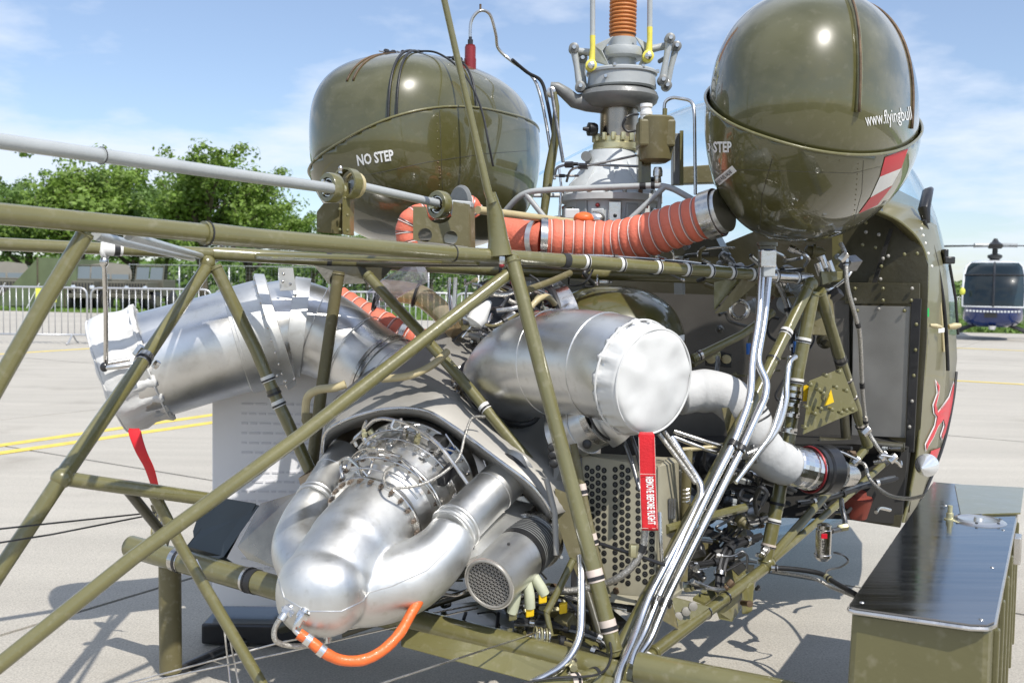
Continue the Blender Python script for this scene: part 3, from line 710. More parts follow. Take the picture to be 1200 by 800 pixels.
tube('truss_tube', [(243, 312, 2.9), (175, 412, 2.6), (72, 560, 2.15)], [.0185, .0185, .019], 'olive', H, 18, clamps=((.47, 'steel', .035), (.475, 'clamp_white', .02)))
tube('truss_tube', [(74, 557, 2.15), (0, 668, 2.08), (-50, 745, 2.04)], 20, 'olive', H, 18)
tube('truss_tube', [(66, 559, 2.15), (150, 571, 2.24), (252, 586, 2.35)], 17, 'olive', H, 18)
tube('truss_tube', [(252, 312, 2.9), (300, 410, 2.9), (325, 470, 2.9), (374, 574, 2.9)], 15, 'olive', H, 18, clamps=((.5, 'clamp_white', .018), (.56, 'olive_dark', .02), (.61, 'clamp_white', .02)))
tube('truss_tube', [(397, 318, 3.0), (388, 380, 3.0), (376, 462, 3.0), (362, 575, 2.95)], 14, 'olive_dull', H, 18)
tube('truss_tube', [(430, 322, 3.0), (490, 387, 2.9), (550, 455, 2.8), (605, 523, 2.7), (668, 598, 2.62)], 13.5, 'olive', H, 18, clamps=((.605, 'clamp_white', .02), (.86, 'clamp_white', .02)))
tube('diagonal_tube', [(606, 313, 2.58), (500, 395, 2.42), (350, 512, 2.27), (156, 653, 2.1), (0, 778, 1.97), (-70, 832, 1.92)], 18.6, 'olive', H, 20)
tube('diagonal_tube', [(600, 302, 2.56), (661, 535, 2.44), (722, 768, 2.33)], [.0185, .0195], 'olive', H, 20, clamps=((.81, 'clamp_pink', .03), (.93, 'clamp_pink', .03)))
tube('conduit', [(672, 520, 2.56), (688, 600, 2.52), (705, 675, 2.5), (712, 700, 2.47)], 9, 'olive_dull', H, 12, clamps=((.3, 'clamp_pink', .03), (.62, 'clamp_pink', .03)))
tube('frame_tube', [(948, 335, 3.1), (887, 460, 2.9), (840, 550, 2.75), (722, 768, 2.38)], 15, 'olive', H, 18, clamps=((.145, 'clamp_white', .02), (.22, 'olive', .02)))
tube('frame_tube', [(953, 342, 3.12), (935, 435, 3.1), (925, 510, 3.08), (911, 590, 3.05), (896, 662, 3.02)], 16, 'olive', H, 18,
     clamps=((.18, 'clamp_white', .016), (.33, 'clamp_white', .016), (.39, 'steel', .018), (.45, 'steel', .014), (.51, 'steel', .018), (.60, 'steel', .014), (.67, 'clamp_white', .014), (.77, 'olive', .03), (.84, 'clamp_white', .014), (.93, 'clamp_pink', .012)))
tube('frame_tube', [(960, 340, 3.12), (987, 427, 3.3), (1017, 522, 3.5)], 13, 'olive', H, 16, clamps=((.42, 'steel_dark', .03), (.55, 'steel', .01), (.66, 'steel', .01), (.85, 'steel', .02)))
tube('frame_tube', [(1014, 526, 3.5), (1000, 543, 3.45), (901, 656, 3.02)], 9.5, 'olive', H, 14, clamps=((.1, 'steel', .02),))
tube('frame_tube', [(1044, 536, 3.55), (1000, 575, 3.4), (903, 658, 3.02)], 8, 'olive', H, 14, clamps=((.05, 'rubber', .03), (.3, 'rubber', .03)))
tube('frame_tube', [(962, 345, 3.2), (985, 430, 3.7), (992, 520, 3.7)], 11, 'olive_dark', H, 14)
tube('frame_tube', [(960, 517, 3.7), (1060, 524, 3.62)], 11, 'olive_dark', H, 14)
tube('frame_tube', [(898, 664, 3.02), (832, 714, 2.75), (765, 765, 2.48)], 14, 'olive', H, 18, clamps=((.38, 'steel', .01), (.55, 'steel', .01)))
tube('frame_tube', [(770, 762, 2.5), (722, 800, 2.35), (640, 850, 2.1)], 14, 'olive', H, 18, clamps=((.1, 'clamp_white', .016),))
tube('frame_tube', [(912, 348, 3.2), (885, 395, 3.05), (808, 418, 3.0)] if False else [(905, 366, 3.2), (870, 392, 3.1), (812, 420, 3.05)], 10, 'olive', H, 14, clamps=((.93, 'steel', .016),))
tube('frame_tube', [(880, 385, 3.3), (812, 428, 3.12)], 6, 'olive_dull', H, 12)
tube('frame_tube', [(655, 588, 2.6), (672, 640, 2.55), (708, 760, 2.42)], 10, 'olive_dark', H, 14)
tube('frame_tube', [(672, 655, 2.5), (655, 690, 2.46), (640, 718, 2.44)], 9, 'olive', H, 14)
tube('frame_tube', [(640, 716, 2.44), (646, 745, 2.42)], 7, 'olive', H, 12)
tube('frame_tube', [(600, 790, 2.2), (660, 812, 2.1), (740, 770, 2.35)] if False else [(628, 806, 2.15), (680, 796, 2.2), (728, 778, 2.33)], 16, 'olive', H, 16, clamps=((.35, 'clamp_pink', .022), (.6, 'rubber', .012), (.78, 'clamp_pink', .022)))
tube('frame_tube', [(178, 574, 2.30), (212, 640, 2.35), (306, 800, 2.3), (330, 842, 2.28)], 14, 'olive', H, 16)
tube('frame_tube', [(148, 572, 2.27), (190, 624, 2.42)], 12, 'olive_dark', H, 14)
for a in ((600, 306, 2.59), (243, 308, 2.9), (72, 560, 2.15), (366, 575, 2.92), (722, 772, 2.36), (900, 660, 3.02), (950, 333, 3.12), (668, 598, 2.62)):
    obj('weld_joint', MB().ell(P(*a), (.023, 0, 0), (0, .023, 0), (0, 0, .023)), 'olive', H)

# ---- undercarriage
tube('undercarriage_cross_tube', [(153, 640, 3.03), (330, 690, 2.72), (600, 757, 2.4), (745, 797, 2.25)], [.034, .034, .034, .034], 'olive', H, 20, clamps=((.13, 'steel', .035), (.30, 'steel', .018), (.31, 'rubber', .03)))
tube('undercarriage_cross_tube', [(748, 782, 2.24), (900, 812, 2.1), (1060, 850, 1.95)], [.036, .036], 'olive', H, 20)
tube('undercarriage_leg', [(199, 662, 3.0), (200, 786, 3.0)], 26, 'olive_dull', H, 18)
tube('skid_tube', [(120, 850, 2.75), (300, 766, 3.3), (420, 722, 3.8), (700, 640, 5.2)], [.035] * 4, 'olive_dull', H, 16)
tube('skid_tube', [(205, 788, 3.0), (300, 745, 3.3), (345, 735, 3.4)], 13, 'black_metal', H, 14)
tube('undercarriage_brace', [(330, 735, 3.2), (470, 690, 3.0), (640, 640, 2.8)], 16, 'olive_dark', H, 14)
tube('undercarriage_brace', [(400, 742, 2.6), (560, 690, 2.7)], 10, 'olive_dark', H, 12)

# ---- bottom engine bay trough (seen under the collector and the cooler)
plate('lower_panel', [(400, 728, 2.75), (600, 700, 2.8), (720, 735, 2.6), (735, 778, 2.38), (600, 752, 2.5), (450, 716, 2.7)], .004, 'olive', H, (0, 0, -1))
plate('lower_panel', [(470, 735, 2.42), (600, 765, 2.3), (742, 800, 2.2), (742, 830, 2.15), (600, 792, 2.25), (470, 757, 2.38)], .004, 'olive', H, (0, 1, 0))
plate('gusset_plate', [(787, 699, 2.66), (832, 711, 2.72), (796, 738, 2.6)], .005, 'olive', H, (.2, 1, 0))
for x, y in ((795, 722), (804, 716), (812, 710)):
    obj('rivet', MB().lathe(P(x, y, 2.63), (.1, -1, .1), [(-.004, .012), (.004, .012), (.006, .006)], 14), 'titan', H)
plate('gusset_plate', [(744, 703, 2.5), (787, 700, 2.62), (795, 737, 2.58), (765, 720, 2.5)], .004, 'olive_dull', H, (0, 1, 0))
plate('mount_bracket', [(840, 717, 2.78), (860, 700, 2.84), (873, 693, 2.9), (886, 675, 2.98), (884, 690, 2.98), (858, 728, 2.84), (843, 725, 2.8)], .006, 'olive', H, (.5, 1, 0))
plate('mount_bracket', [(869, 689, 2.88), (877, 682, 2.9), (875, 716, 2.86), (869, 720, 2.86)], .02, 'olive', H, (1, .3, 0), bevel=.003)
obj('mount_bolt', MB().lathe(P(870, 706, 2.85), P(891, 709, 2.72) - P(870, 706, 2.85), [(0, .008), (.05, .008), (.051, .0095), (.06, .0095)], 12), 'rusty', H)
plate('side_gusset', [(650, 572, 2.56), (663, 577, 2.56), (686, 650, 2.52), (683, 690, 2.5), (668, 655, 2.52), (655, 620, 2.54)], .004, 'olive_dull', H, (0, 1, 0))
plate('tray', [(852, 666, 2.98), (880, 668, 3.05), (884, 676, 3.05), (848, 690, 2.9), (826, 706, 2.8), (812, 700, 2.8)], .008, 'olive', H, (0, 0, -1))
plate('tray', [(850, 660, 2.98), (884, 662, 3.05), (883, 672, 3.05), (850, 670, 2.98)], .004, 'olive', H, (0, 1, 0))
# ---- longeron gussets (the dark plates under the tubes)
plate('gusset_plate', [(368, 311, 3.0), (460, 314, 3.08), (443, 332, 3.06), (385, 333, 3.0)], .005, 'olive_dark', H, (0, 1, 0))
plate('longeron_web', [(300, 300, 2.2), (520, 308, 2.6), (560, 312, 3.0), (300, 303, 2.8)], .004, 'olive', H, (0, 0, 1))
plate('shelf_bracket', [(837, 331, 2.98), (872, 321, 3.04), (837, 364, 2.98)], .004, 'olive', H, (0, 1, 0))
plate('shelf_bracket', [(873, 323, 3.03), (892, 326, 3.12), (851, 363, 3.0), (838, 366, 2.97)], .004, 'olive_dull', H, (0, .3, -1))

# ---- whip strut with flared foot
tube('strut', [(516, -20, 2.52), (545, 108, 2.54), (572, 225, 2.55), (577, 238, 2.55)], [.0085, .0085, .0105, .012], 'olive', H, 14)
tube('strut_socket', [(575, 226, 2.56), (580, 250, 2.57), (584, 280, 2.58), (586, 300, 2.58)], [.0125, .021, .026, .034], 'olive', H, 18)
obj('bolt', hexnut(MB(), P(588, 305, 2.54), (0, 0, 1), .008, .02), 'steel', H)
obj('bolt', MB().ell(P(588, 311, 2.54), (.007, 0, 0), (0, .007, 0), (0, 0, .006)), 'red_knob', H)

# ---- tail rotor drive shaft and bearing supports
def DS(a, b, w, m, nm='drive_shaft', **k): return tube(nm, [a, b], w, m, H, 18, **k)
DS((-60, 157, 1.5), (390, 221, 2.4), 12.4, 'grey_paint', clamps=((.29, 'grey_paint', .004),))
DS((412, 216, 2.5), (512, 238, 2.75), 9.5, 'grey_paint')
DS((560, 246, 2.9), (676, 261, 3.4), 8, 'tan_tube')
sh_ax = (P(510, 238, 2.75) - P(390, 221, 2.4)).normalized()
def bearing(px, py, d, R):
    c = P(px, py, d); ax = (sh_ax + Vector((0, -.25, 0))).normalized()
    o = obj('bearing', MB().lathe(c - ax * .014, ax, [(0, R * .70), (0, R), (.004, R * 1.06), (.024, R * 1.06), (.028, R), (.028, R * .70), (0, R * .7)], 32, cap=False), 'olive', H)
    obj('bearing_seal', MB().lathe(c - ax * .005, ax, [(0, R * .38), (0, R * .70), (.01, R * .70), (.01, R * .38)], 28, cap=False), 'rubber', o)
    obj('bearing_ring', MB().torus(c - ax * .008, ax, R * .60, R * .07, 28, 6), 'steel', o)
    obj('coupling', MB().lathe(c - ax * .03, ax, [(0, R * .34), (.01, R * .42), (.02, R * .34), (.05, R * .40), (.07, R * .3)], 12), 'cadmium', o)
    for k in range(6):
        a = k * pi / 3; u = ax.orthogonal().normalized(); v = ax.cross(u); obj('bolt', hexnut(MB(), c - ax * .02 + (u * cos(a) + v * sin(a)) * R * .42, ax, .0045, .012), 'steel', o)
bearing(388, 220, 2.42, .034); bearing(515, 240, 2.78, .037)
obj('bearing_clamp', MB().band(P(407, 215, 2.5), sh_ax, .034, .028, .005, 24), 'olive', H)
obj('bearing_clamp', MB().band(P(416, 217, 2.52), sh_ax, .030, .01, .003, 24), 'tan_tube', H)
obj('grease_nipple', MB().lathe(P(399, 203, 2.44), (0, 0, 1), [(0, .005), (.008, .004), (.012, .006), (.018, .003)], 10), 'steel', H)
pl = plate('bearing_support', [(371, 248, 2.45), (379, 238, 2.45), (401, 238, 2.48), (401, 275, 2.5), (371, 272, 2.45)], .006, 'olive_dull', H, bevel=.002)
plate('bearing_support_flange', [(401, 214, 2.47), (410, 214, 2.5), (410, 276, 2.5), (401, 275, 2.47)], .03, 'olive', H, (.2, 1, 0), bevel=.002)
for x, y in ((398, 245), (398, 269), (407, 252), (407, 270), (373, 268), (404, 232)):
    obj('rivet', MB().ell(P(x, y, 2.445), (.004, 0, 0), (0, .003, 0), (0, 0, .004), 2, 10, 6), 'olive', H)
# forked bracket with two lightening holes
def forked():
    pts = [(484, 242), (499, 242)]
    for i in range(9): a = pi - pi * i / 8; pts.append((515 + 15 * cos(a), 249 + 13 * sin(a)))
    pts += [(531, 236), (549, 240), (550, 289), (484, 281)]
    q = []
    for s in (0, 1): q.append([P(x, y, 2.68) + Vector((0, .018 * s, 0)) for x, y in pts])
    mb = MB(); b = mb.b; A = [b.verts.new(v) for v in q[0]]; B = [b.verts.new(v) for v in q[1]]; n = len(A)
    for i in range(n): b.faces.new((A[i], B[i], B[(i + 1) % n], A[(i + 1) % n]))
    loops = [A, B]
    holes = []
    for cx, cy in ((498, 275.5), (528, 278.5)):
        ra = []
        for s, lp in ((0, 0), (1, 1)):
            ra.append([b.verts.new(P(cx + 8.3 * cos(2 * pi * k / 16), cy + 8.3 * sin(2 * pi * k / 16), 2.68) + Vector((0, .018 * s, 0))) for k in range(16)])
        for k in range(16): b.faces.new((ra[0][k], ra[0][(k + 1) % 16], ra[1][(k + 1) % 16], ra[1][k]))
        holes.append(ra)
    for s in (0, 1):
        es = []
        lp = loops[s]
        for i in range(n): es.append(b.edges.get((lp[i], lp[(i + 1) % n])))
        for h in holes:
            for k in range(16): es.append(b.edges.get((h[s][k], h[s][(k + 1) % 16])))
        bmesh.ops.triangle_fill(b, edges=es, use_beauty=True)
    obj('forked_bracket', mb, 'olive_dull', H, smooth=False)
forked()
plate('bracket_side', [(543, 238, 2.69), (551, 240, 2.72), (552, 290, 2.72), (543, 288, 2.69)], .05, 'olive_dull', H, (.2, 1, 0))
plate('bracket_cap', [(529, 234, 2.7), (552, 236, 2.72), (552, 243, 2.72), (530, 242, 2.7)], .03, 'grey_paint', H, (.2, 1, 0), bevel=.003)
obj('bearing_flange', MB().lathe(P(537, 238, 2.86), sh_ax + Vector((0, -.4, 0)), [(0, .045), (.006, .052), (.01, .052), (.012, .03)], 32), 'grey_dark', H)

# ---- fuel tanks
def tank(px, py, d, rx, ry, rz, e, pl, up_m='olive_tank', skew=0.0, taper=0.0, low=1.0):
    c = P(px, py, d); X, Y, Z = RT * rx, AX * ry, Vector((0, 0, rz))
    def warp(mb):
        for v in mb.b.verts:
            zn = (v.co.z - c.z) / rz
            if zn < 0: v.co.z = c.z + (v.co.z - c.z) * low; v.co -= RT * skew * zn * zn; q = v.co - c; q.z = 0; v.co -= q * taper * zn * zn
        return mb
    t = obj('fuel_tank', warp(MB().ell(c, X, Y, Z, e, 96, 56)), up_m, H, ang=180)
    sh = warp(MB().ell(c, X * 1.036, Y * 1.036, Z * 1.02, e, 96, 56))
    a, b, cc = [P(*q) for q in pl]; n = (b - a).cross(cc - a).normalized()
    if n.z < 0: n = -n
    bmesh.ops.bisect_plane(sh.b, geom=sh.b.verts[:] + sh.b.edges[:] + sh.b.faces[:], plane_co=a, plane_no=n, clear_outer=True)
    rim = [v for v in sh.b.verts if v.is_boundary]; ctr = sum((v.co for v in rim), Vector()) / len(rim)
    u = n.orthogonal().normalized(); v_ = n.cross(u); rim = sorted([v.co.copy() for v in rim], key=lambda q: math.atan2((q - ctr).dot(v_), (q - ctr).dot(u)))
    s = obj('tank_saddle', sh, up_m, t, ang=180); md = s.modifiers.new('thickness', 'SOLIDIFY'); md.thickness = .004
    rim.append(rim[0]); obj('saddle_rim', MB().tube(rim, .0044, 8), 'olive', s, ang=180)
    return t, s, c, X, Y, Z, e
def on_tank(T, th, ph, k=1.0):       # a point on the tank: th around, ph up (degrees)
    _, _, c, X, Y, Z, e = T; th, ph = radians(th), radians(ph)
    d = Vector((cos(ph) * cos(th), cos(ph) * sin(th), sin(ph))); q = (abs(d.x) ** e + abs(d.y) ** e + abs(d.z) ** e) ** (-1 / e) * k
    return c + X * d.x * q + Y * d.y * q + Z * d.z * q
TR = tank(957, 142, 3.1, .285, .52, .362, 2.35, [(824, 106, 3.0), (950, 180, 2.6), (1072, 166, 2.95)], skew=.06, taper=.12)
TL = tank(504, 172, 3.75, .312, .51, .305, 2.75, [(372, 212, 3.6), (500, 131, 3.3), (637, 126, 3.7)], taper=.10, low=1.22)
def strap(T, th, m='olive', w=.004, k=1.006, a0=-8, a1=89, nm='tank_strap', par=None):
    q = [on_tank(T, th, a0 + (a1 - a0) * i / 30, k) for i in range(31)]
    obj(nm, MB().tube(q, w, 8), m, par or T[0], ang=180)
strap(TR, -50, 'olive', .009); strap(TR, -50.0, 'rusty', .0035, 1.028); strap(TR, -8, 'rusty', .005); strap(TR, 172, 'rusty', .004); strap(TL, -93, 'rusty', .0035, 1.003, 28); strap(TL, -88, 'rusty', .0035, 1.003, 28); strap(TL, -62, 'rubber', .0045, 1.02, -45); strap(TL, -58, 'rubber', .004, 1.02, -45); strap(TL, -20, 'rubber', .004, 1.02)
bvR = bvh_of(TR[0]); bvRs = bvh_of(TR[1]); bvL = bvh_of(TL[1])
V, Fc = text2('NO STEP', 419, 194, 12, (41, -6.5), .64, .032); decal('lettering', V, Fc, bvL, 'white_print', TL[1], .002)
V, Fc = text2('NO STEP', 817, 178.5, 12, (31, -.5), .60, .032); decal('lettering', V, Fc, bvRs, 'white_print', TR[1], .002)
V, Fc = text2('www.flyingbull', 1015, 148, 16, (55, -8), .41, .0); decal('lettering', V, Fc, bvR, 'white_print', TR[0], .002)
def label_strip(x0, y0, x1, y1, w, s, bv, par):
    dx, dy = x1 - x0, y1 - y0; l = math.hypot(dx, dy); nx, ny = -dy / l * w / 2, dx / l * w / 2
    V = []; Fc = []; n = 10
    for i in range(n + 1):
        t = i / n; V += [(x0 + dx * t - nx, y0 + dy * t - ny), (x0 + dx * t + nx, y0 + dy * t + ny)]
        if i: Fc.append((2 * i - 2, 2 * i - 1, 2 * i + 1, 2 * i))
    o = decal('label_strip', V, Fc, bv, 'white_print', par, .002)
    V, Fc = text2(s, x0 + dx * .04 + nx * .55, y0 + dy * .04 + ny * .55, w * .55, (dx, dy), l * .92 / (len(s) * w * .55 * .92), .02); decal('lettering', V, Fc, bv, 'black_print', o, .0045)
label_strip(832, 221, 861, 197, 8.5, 'BREAKAWAY FUEL VALVE', bvRs, TR[1])
label_strip(417, 214, 468, 226, 6, 'BREAKAWAY FUEL VALVE', bvL, TL[1])
def quadgrid(c, n=8):
    V = []; Fc = []
    for i in range(n + 1):
        for j in range(n + 1):
            u, v = i / n, j / n; V.append((c[0][0] * (1 - u) * (1 - v) + c[1][0] * u * (1 - v) + c[2][0] * u * v + c[3][0] * (1 - u) * v, c[0][1] * (1 - u) * (1 - v) + c[1][1] * u * (1 - v) + c[2][1] * u * v + c[3][1] * (1 - u) * v))
    for i in range(n):
        for j in range(n): a = i * (n + 1) + j; Fc.append((a, a + 1, a + n + 2, a + n + 1))
    return V, Fc
for c, m in ((((1037, 184), (1064, 174), (1056, 197), (1031, 207)), 'flag_red'), (((1031, 207), (1056, 197), (1045, 217), (1020, 231)), 'flag_white'), (((1020, 231), (1046, 217), (1028, 240), (1006, 250)), 'flag_red')):
    V, Fc = quadgrid(c); decal('flag_stripe', V, Fc, bvRs, m, TR[1], .002)
def surf_line(pts, bvx, par, nm='panel_seam', r=.0011, m='olive_dark'):
    q = []
    for i in range(len(pts) - 1):
        for j in range(10):
            t = j / 10; h = bvx.ray_cast(CAM, RAY(pts[i][0] * (1 - t) + pts[i + 1][0] * t, pts[i][1] * (1 - t) + pts[i + 1][1] * t).normalized())
            if h[0] is not None: q.append(h[0])
    if len(q) > 2: obj(nm, MB().tube(q, r, 5), m, par)
surf_line([(376, 214), (440, 203), (500, 190), (570, 180), (625, 176)], bvL, TL[1]); surf_line([(515, 130), (517, 180), (519, 240)], bvL, TL[1])
surf_line([(832, 200), (880, 199), (1000, 203), (1052, 190)], bvRs, TR[1]); surf_line([(1012, 188), (1010, 225), (1000, 262)], bvRs, TR[1]); surf_line([(905, 186), (893, 230), (890, 284)], bvRs, TR[1])
for i in range(12):
    for bvx, par, x, y in ((bvRs, TR[1], 1006 - i * .5, 192 + i * 6), (bvRs, TR[1], 830 + i * 14, 107 + 78 * (i / 12) ** .6 + 7), (bvL, TL[1], 512 + i * .3, 136 + i * 9)):
        hit = bvx.ray_cast(CAM, RAY(x, y).normalized())
        if hit[0] is not None: obj('rivet', MB().ell(hit[0], (.0022, 0, 0), (0, .0022, 0), (0, 0, .0022), 2, 7, 4), 'olive_dull', par)
for x, y in ((515, 196), (515.5, 200), (516, 204), (513, 190), (516, 208)):
    hit = bvL.ray_cast(CAM, RAY(x, y).normalized())
    if hit[0] is not None: obj('rivet', MB().ell(hit[0], (.003, 0, 0), (0, .003, 0), (0, 0, .003), 2, 8, 5), 'rusty', TL[1])
# buckles on top of the tanks
def buckle(T, th, ph, s=1.0):
    p = on_tank(T, th, ph, 1.02); q = on_tank(T, th, ph + 8, 1.02); ax = (q - p).normalized()
    o = obj('strap_buckle', MB().lathe(p, ax, [(-.02 * s, .005), (-.015 * s, .011 * s), (-.005, .011 * s), (0, .006), (.02 * s, .006), (.025 * s, .010 * s), (.035 * s, .010 * s), (.04 * s, .004)], 12), 'black_metal', T[0])
    obj('buckle_bolt', MB().tube([p - ax * .05 * s, p + ax * .07 * s], .003, 6), 'steel', o)
for a in ((TL, -93, 62), (TL, -88, 71), (TL, -62, 72), (TL, -58, 80), (TL, -20, 55), (TR, -190, 58), (TR, -190, 48), (TR, 165, 63)): buckle(*a)
p = P(551, 65, 3.62)
o = obj('filler_cap', MB().lathe(p, (0, 0, 1), [(-.06, .022), (-.012, .022), (-.011, .02), (.03, .02), (.031, .017), (.036, .018)], 20), 'red_knob', TL[0])
obj('vent_fitting', MB().lathe(p + Vector((0, 0, .035)), (0, 0, 1), [(0, .010), (.02, .010), (.022, .006), (.03, .006)], 12), 'black_metal', o)
tube('vent_pipe', [(551, 52, 3.7), (552, 26, 3.7), (562, 13, 3.7), (574, 17, 3.72), (581, 40, 3.75), (584, 57, 3.78), (600, 72, 3.78), (622, 88, 3.7), (632, 108, 3.68), (641, 150, 3.66), (650, 210, 3.62)], 3.6, 'steel', H, 10, 's')
obj('pipe_tip', MB().tube(PP([(563, 13, 3.7), (563, 5, 3.7)]), .004, 8), 'rusty', H)
tube('black_cable', [(492, 60, 3.5), (512, 62, 3.45), (536, 78, 3.35), (555, 105, 3.28), (566, 135, 3.26), (572, 165, 3.24), (578, 195, 3.26)], 2.6, 'rubber', H, 8, 's')
tube('black_cable', [(600, 70, 3.6), (618, 85, 3.65), (634, 95, 3.68), (641, 118, 3.68), (649, 160, 3.66)], 4.2, 'rubber', H, 8, 's')
obj('filler_neck', MB().lathe(on_tank(TR, -100, 78), (0, 0, 1), [(-.03, .045), (0, .05), (.02, .05), (.025, .04)], 24), 'olive', TR[0])
obj('filler_cap', MB().lathe(on_tank(TR, 20, 74), (0, 0, 1), [(-.03, .05), (.02, .05), (.025, .03)], 24), 'rubber', TR[0])
o = obj('tank_outlet', MB().lathe(P(899, 284, 2.86), (0, 0, -1), [(0, .030), (.01, .030), (.012, .026), (.02, .026)], 20), 'olive_dark', TR[0])
obj('outlet_collar', MB().lathe(P(900, 290, 2.86), (0, 0, -1), [(0, .017), (.009, .017)], 20), 'blue', o)
obj('fuel_valve', MB().box(P(899, 303, 2.86), (.045, 0, 0), (0, .04, 0), (0, 0, .05)), 'steel', o, bevel=.004, smooth=False)
obj('fuel_valve_union', MB().box(P(900, 318, 2.86), (.034, 0, 0), (0, .034, 0), (0, 0, .032)), 'grey_paint', o, bevel=.003, smooth=False)

# ---- rotor mast
MD = 3.6; k = K(MD); mc = P(727, 165, MD)
def mz(py): return P(727, py, MD).z
def mlathe(nm, prof, m, par=H, n=40, dx=0, dy=0, **kw):   # prof: (photo y, radius px)
    return obj(nm, MB().lathe((mc.x + dx * k, mc.y + dy * k, 0), (0, 0, 1), [(mz(y), r * k) for y, r in prof], n), m, par, **kw)
prof = []
for i in range(26):
    y = 42 - i * 4.55; prof += [(y, 13.6), (y - .8, 15.6), (y - 2.4, 15.9), (y - 3.4, 15.2), (y - 3.9, 13.6)]
prof = [(46, 14), (42.5, 14.4)] + prof
boot = mlathe('mast_boot', prof, 'boot', ang=60)
obj('boot_band', MB().band(Vector((mc.x, mc.y, mz(41))), (0, 0, 1), 14.6 * k, .004, .003, 30), 'rubber', boot)
mast = mlathe('mast', [(90, 16.5), (46, 16.5)], 'grey_paint')
yoke = mlathe('scissor_yoke', [(70, 17), (70, 22), (68, 25), (63, 26), (58.5, 25), (57, 22), (57, 17)], 'grey_paint')
for s in (-1, 1):
    a = Vector((mc.x + s * 22 * k, mc.y - .02, mz(65 - (4 if s > 0 else 0)))); e = Vector((mc.x + s * 55 * k, mc.y - .015, mz(62 if s < 0 else 53)))
    obj('yoke_arm', MB().tube([a, a.lerp(e, .5), e], [.016, .013, .013], 14), 'grey_paint', yoke)
for s in (-1, 1):
    obj('boot_bracket', MB().prism([Vector((mc.x + s * 12 * k, mc.y - .06, mz(47))), Vector((mc.x + s * 34 * k, mc.y - .03, mz(56))), Vector((mc.x + s * 32 * k, mc.y - .03, mz(75))), Vector((mc.x + s * 16 * k, mc.y - .06, mz(82))), Vector((mc.x + s * 24 * k, mc.y - .05, mz(64)))], (0, .012, 0)), 'grey_paint', H, smooth=False, bevel=.003)
    for q in (0, 1):
        x0, y0, x1, y1 = [(-57 - 0, 62, -49, 106), (-46, 70, -44, 104)][q] if s < 0 else [(52, 49, 45, 97), (62, 54, 52, 100)][q]
        a = Vector((mc.x + x0 * k, mc.y - .05 + q * .05, mz(y0))); e = Vector((mc.x + x1 * k, mc.y - .05 + q * .05, mz(y1)))
        lk = obj('scissor_link', MB().tube([a, a.lerp(e, .5), e], [.0135, .0105, .0145], 10), 'grey_paint', H)
        for c in (a, e):
            obj('pivot', MB().lathe(c + Vector((0, -.02, 0)), (0, 1, 0), [(0, .009), (.004, .018), (.036, .018), (.04, .009)], 18), 'grey_dark', lk)
            obj('pivot_bolt', hexnut(MB(), c + Vector((0, -.024, 0)), (0, 1, 0), .008, .01), 'steel', lk)
    obj('cross_pin', MB().tube([Vector((mc.x + s * 50 * k, mc.y - .02, mz(72 if s < 0 else 68))), Vector((mc.x + s * 44 * k, mc.y + .02, mz(74 if s < 0 else 70)))], .008, 8), 'grey_dark', H)
for s, x, yb, y0, y1 in ((-1, 694.5, 76, 80, 42), (1, 761.5, 65, 66, 32)):
    rod = tube('pitch_link', [(x + (.5 if s > 0 else 0), -90, 3.55), (x, y1 + 4, 3.55)], 6.2, 'grey_paint', H, 12)
    obj('rod_end', MB().tube(PP([(x, y1, 3.54), (x, y1 + 14, 3.54), (x - 1, y0 - 6, 3.54)]), [.010, .0095, .012], 12), 'yellow', rod)
    obj('rod_eye', MB().lathe(P(x - 1.5, yb, 3.52), (0, 1, 0), [(0, .012), (.003, .020), (.03, .020), (.033, .012)], 20), 'yellow', rod)
    obj('rod_bearing', MB().lathe(P(x - 1.5, yb, 3.51), (0, 1, 0), [(0, .006), (.003, .012), (.045, .012)], 16), 'steel', rod)
sw = mlathe('swashplate', [(106, 38), (104, 40), (90, 39), (88.5, 41), (86, 41), (84, 39), (84, 18)], 'grey_paint', n=56)
mlathe('swashplate_ring', [(107.5, 34), (106, 35), (105, 34)], 'rubber', n=56)
sl_ = mlathe('swashplate_lower', [(129, 24), (127, 36), (121, 44), (115, 46), (110, 44), (107.5, 38), (106.8, 30)], 'grey_dark', n=56, dx=-3)
for x, y, z in ((-22, -40 * k, 97), (-12, -42 * k, 84.5), (20, -38 * k, 85), (40, -10 * k, 85), (-34, -20 * k, 86)):
    obj('bolt', hexnut(MB(), Vector((mc.x + x * k, mc.y + y * .9, mz(z))), (0, -1, 0) if z == 97 else (0, 0, 1), .007, .012), 'steel', sw)
obj('grease_hole', MB().lathe(Vector((mc.x - 24 * k, mc.y - 38.5 * k, mz(115.5))), (-.5, -1, 0), [(-.004, .0075), (.003, .0075)], 12), 'rubber', sl_)
arm = obj('swashplate_arm', MB().tube([mc + Vector((-14 * k, 0, mz(118) - mc.z)), mc + Vector((-42 * k, -.02, mz(122) - mc.z)), mc + Vector((-55 * k, -.03, mz(121) - mc.z)), mc + Vector((-66 * k, -.05, mz(113) - mc.z)), mc + Vector((-76 * k, -.06, mz(107) - mc.z)), mc + Vector((-83 * k, -.06, mz(106) - mc.z))], [.05, .032, .026, .022, .018, .014], 14), 'grey_dark', H)
obj('arm_eye', MB().lathe(P(646, 107, 3.5), (0, 1, 0), [(0, .01), (.003, .016), (.04, .016)], 14), 'steel', arm)
tube('control_strut', [(650, 108, 3.5), (652, 125, 3.5), (651, 160, 3.5), (643, 205, 3.5), (636, 262, 3.5)], [.007, .011, .015, .018, .012], 'olive', H, 14)
tube('control_rod', [(646, 104, 3.5), (650, 130, 3.48), (660, 190, 3.45)], 4, 'steel_dark', H, 8)
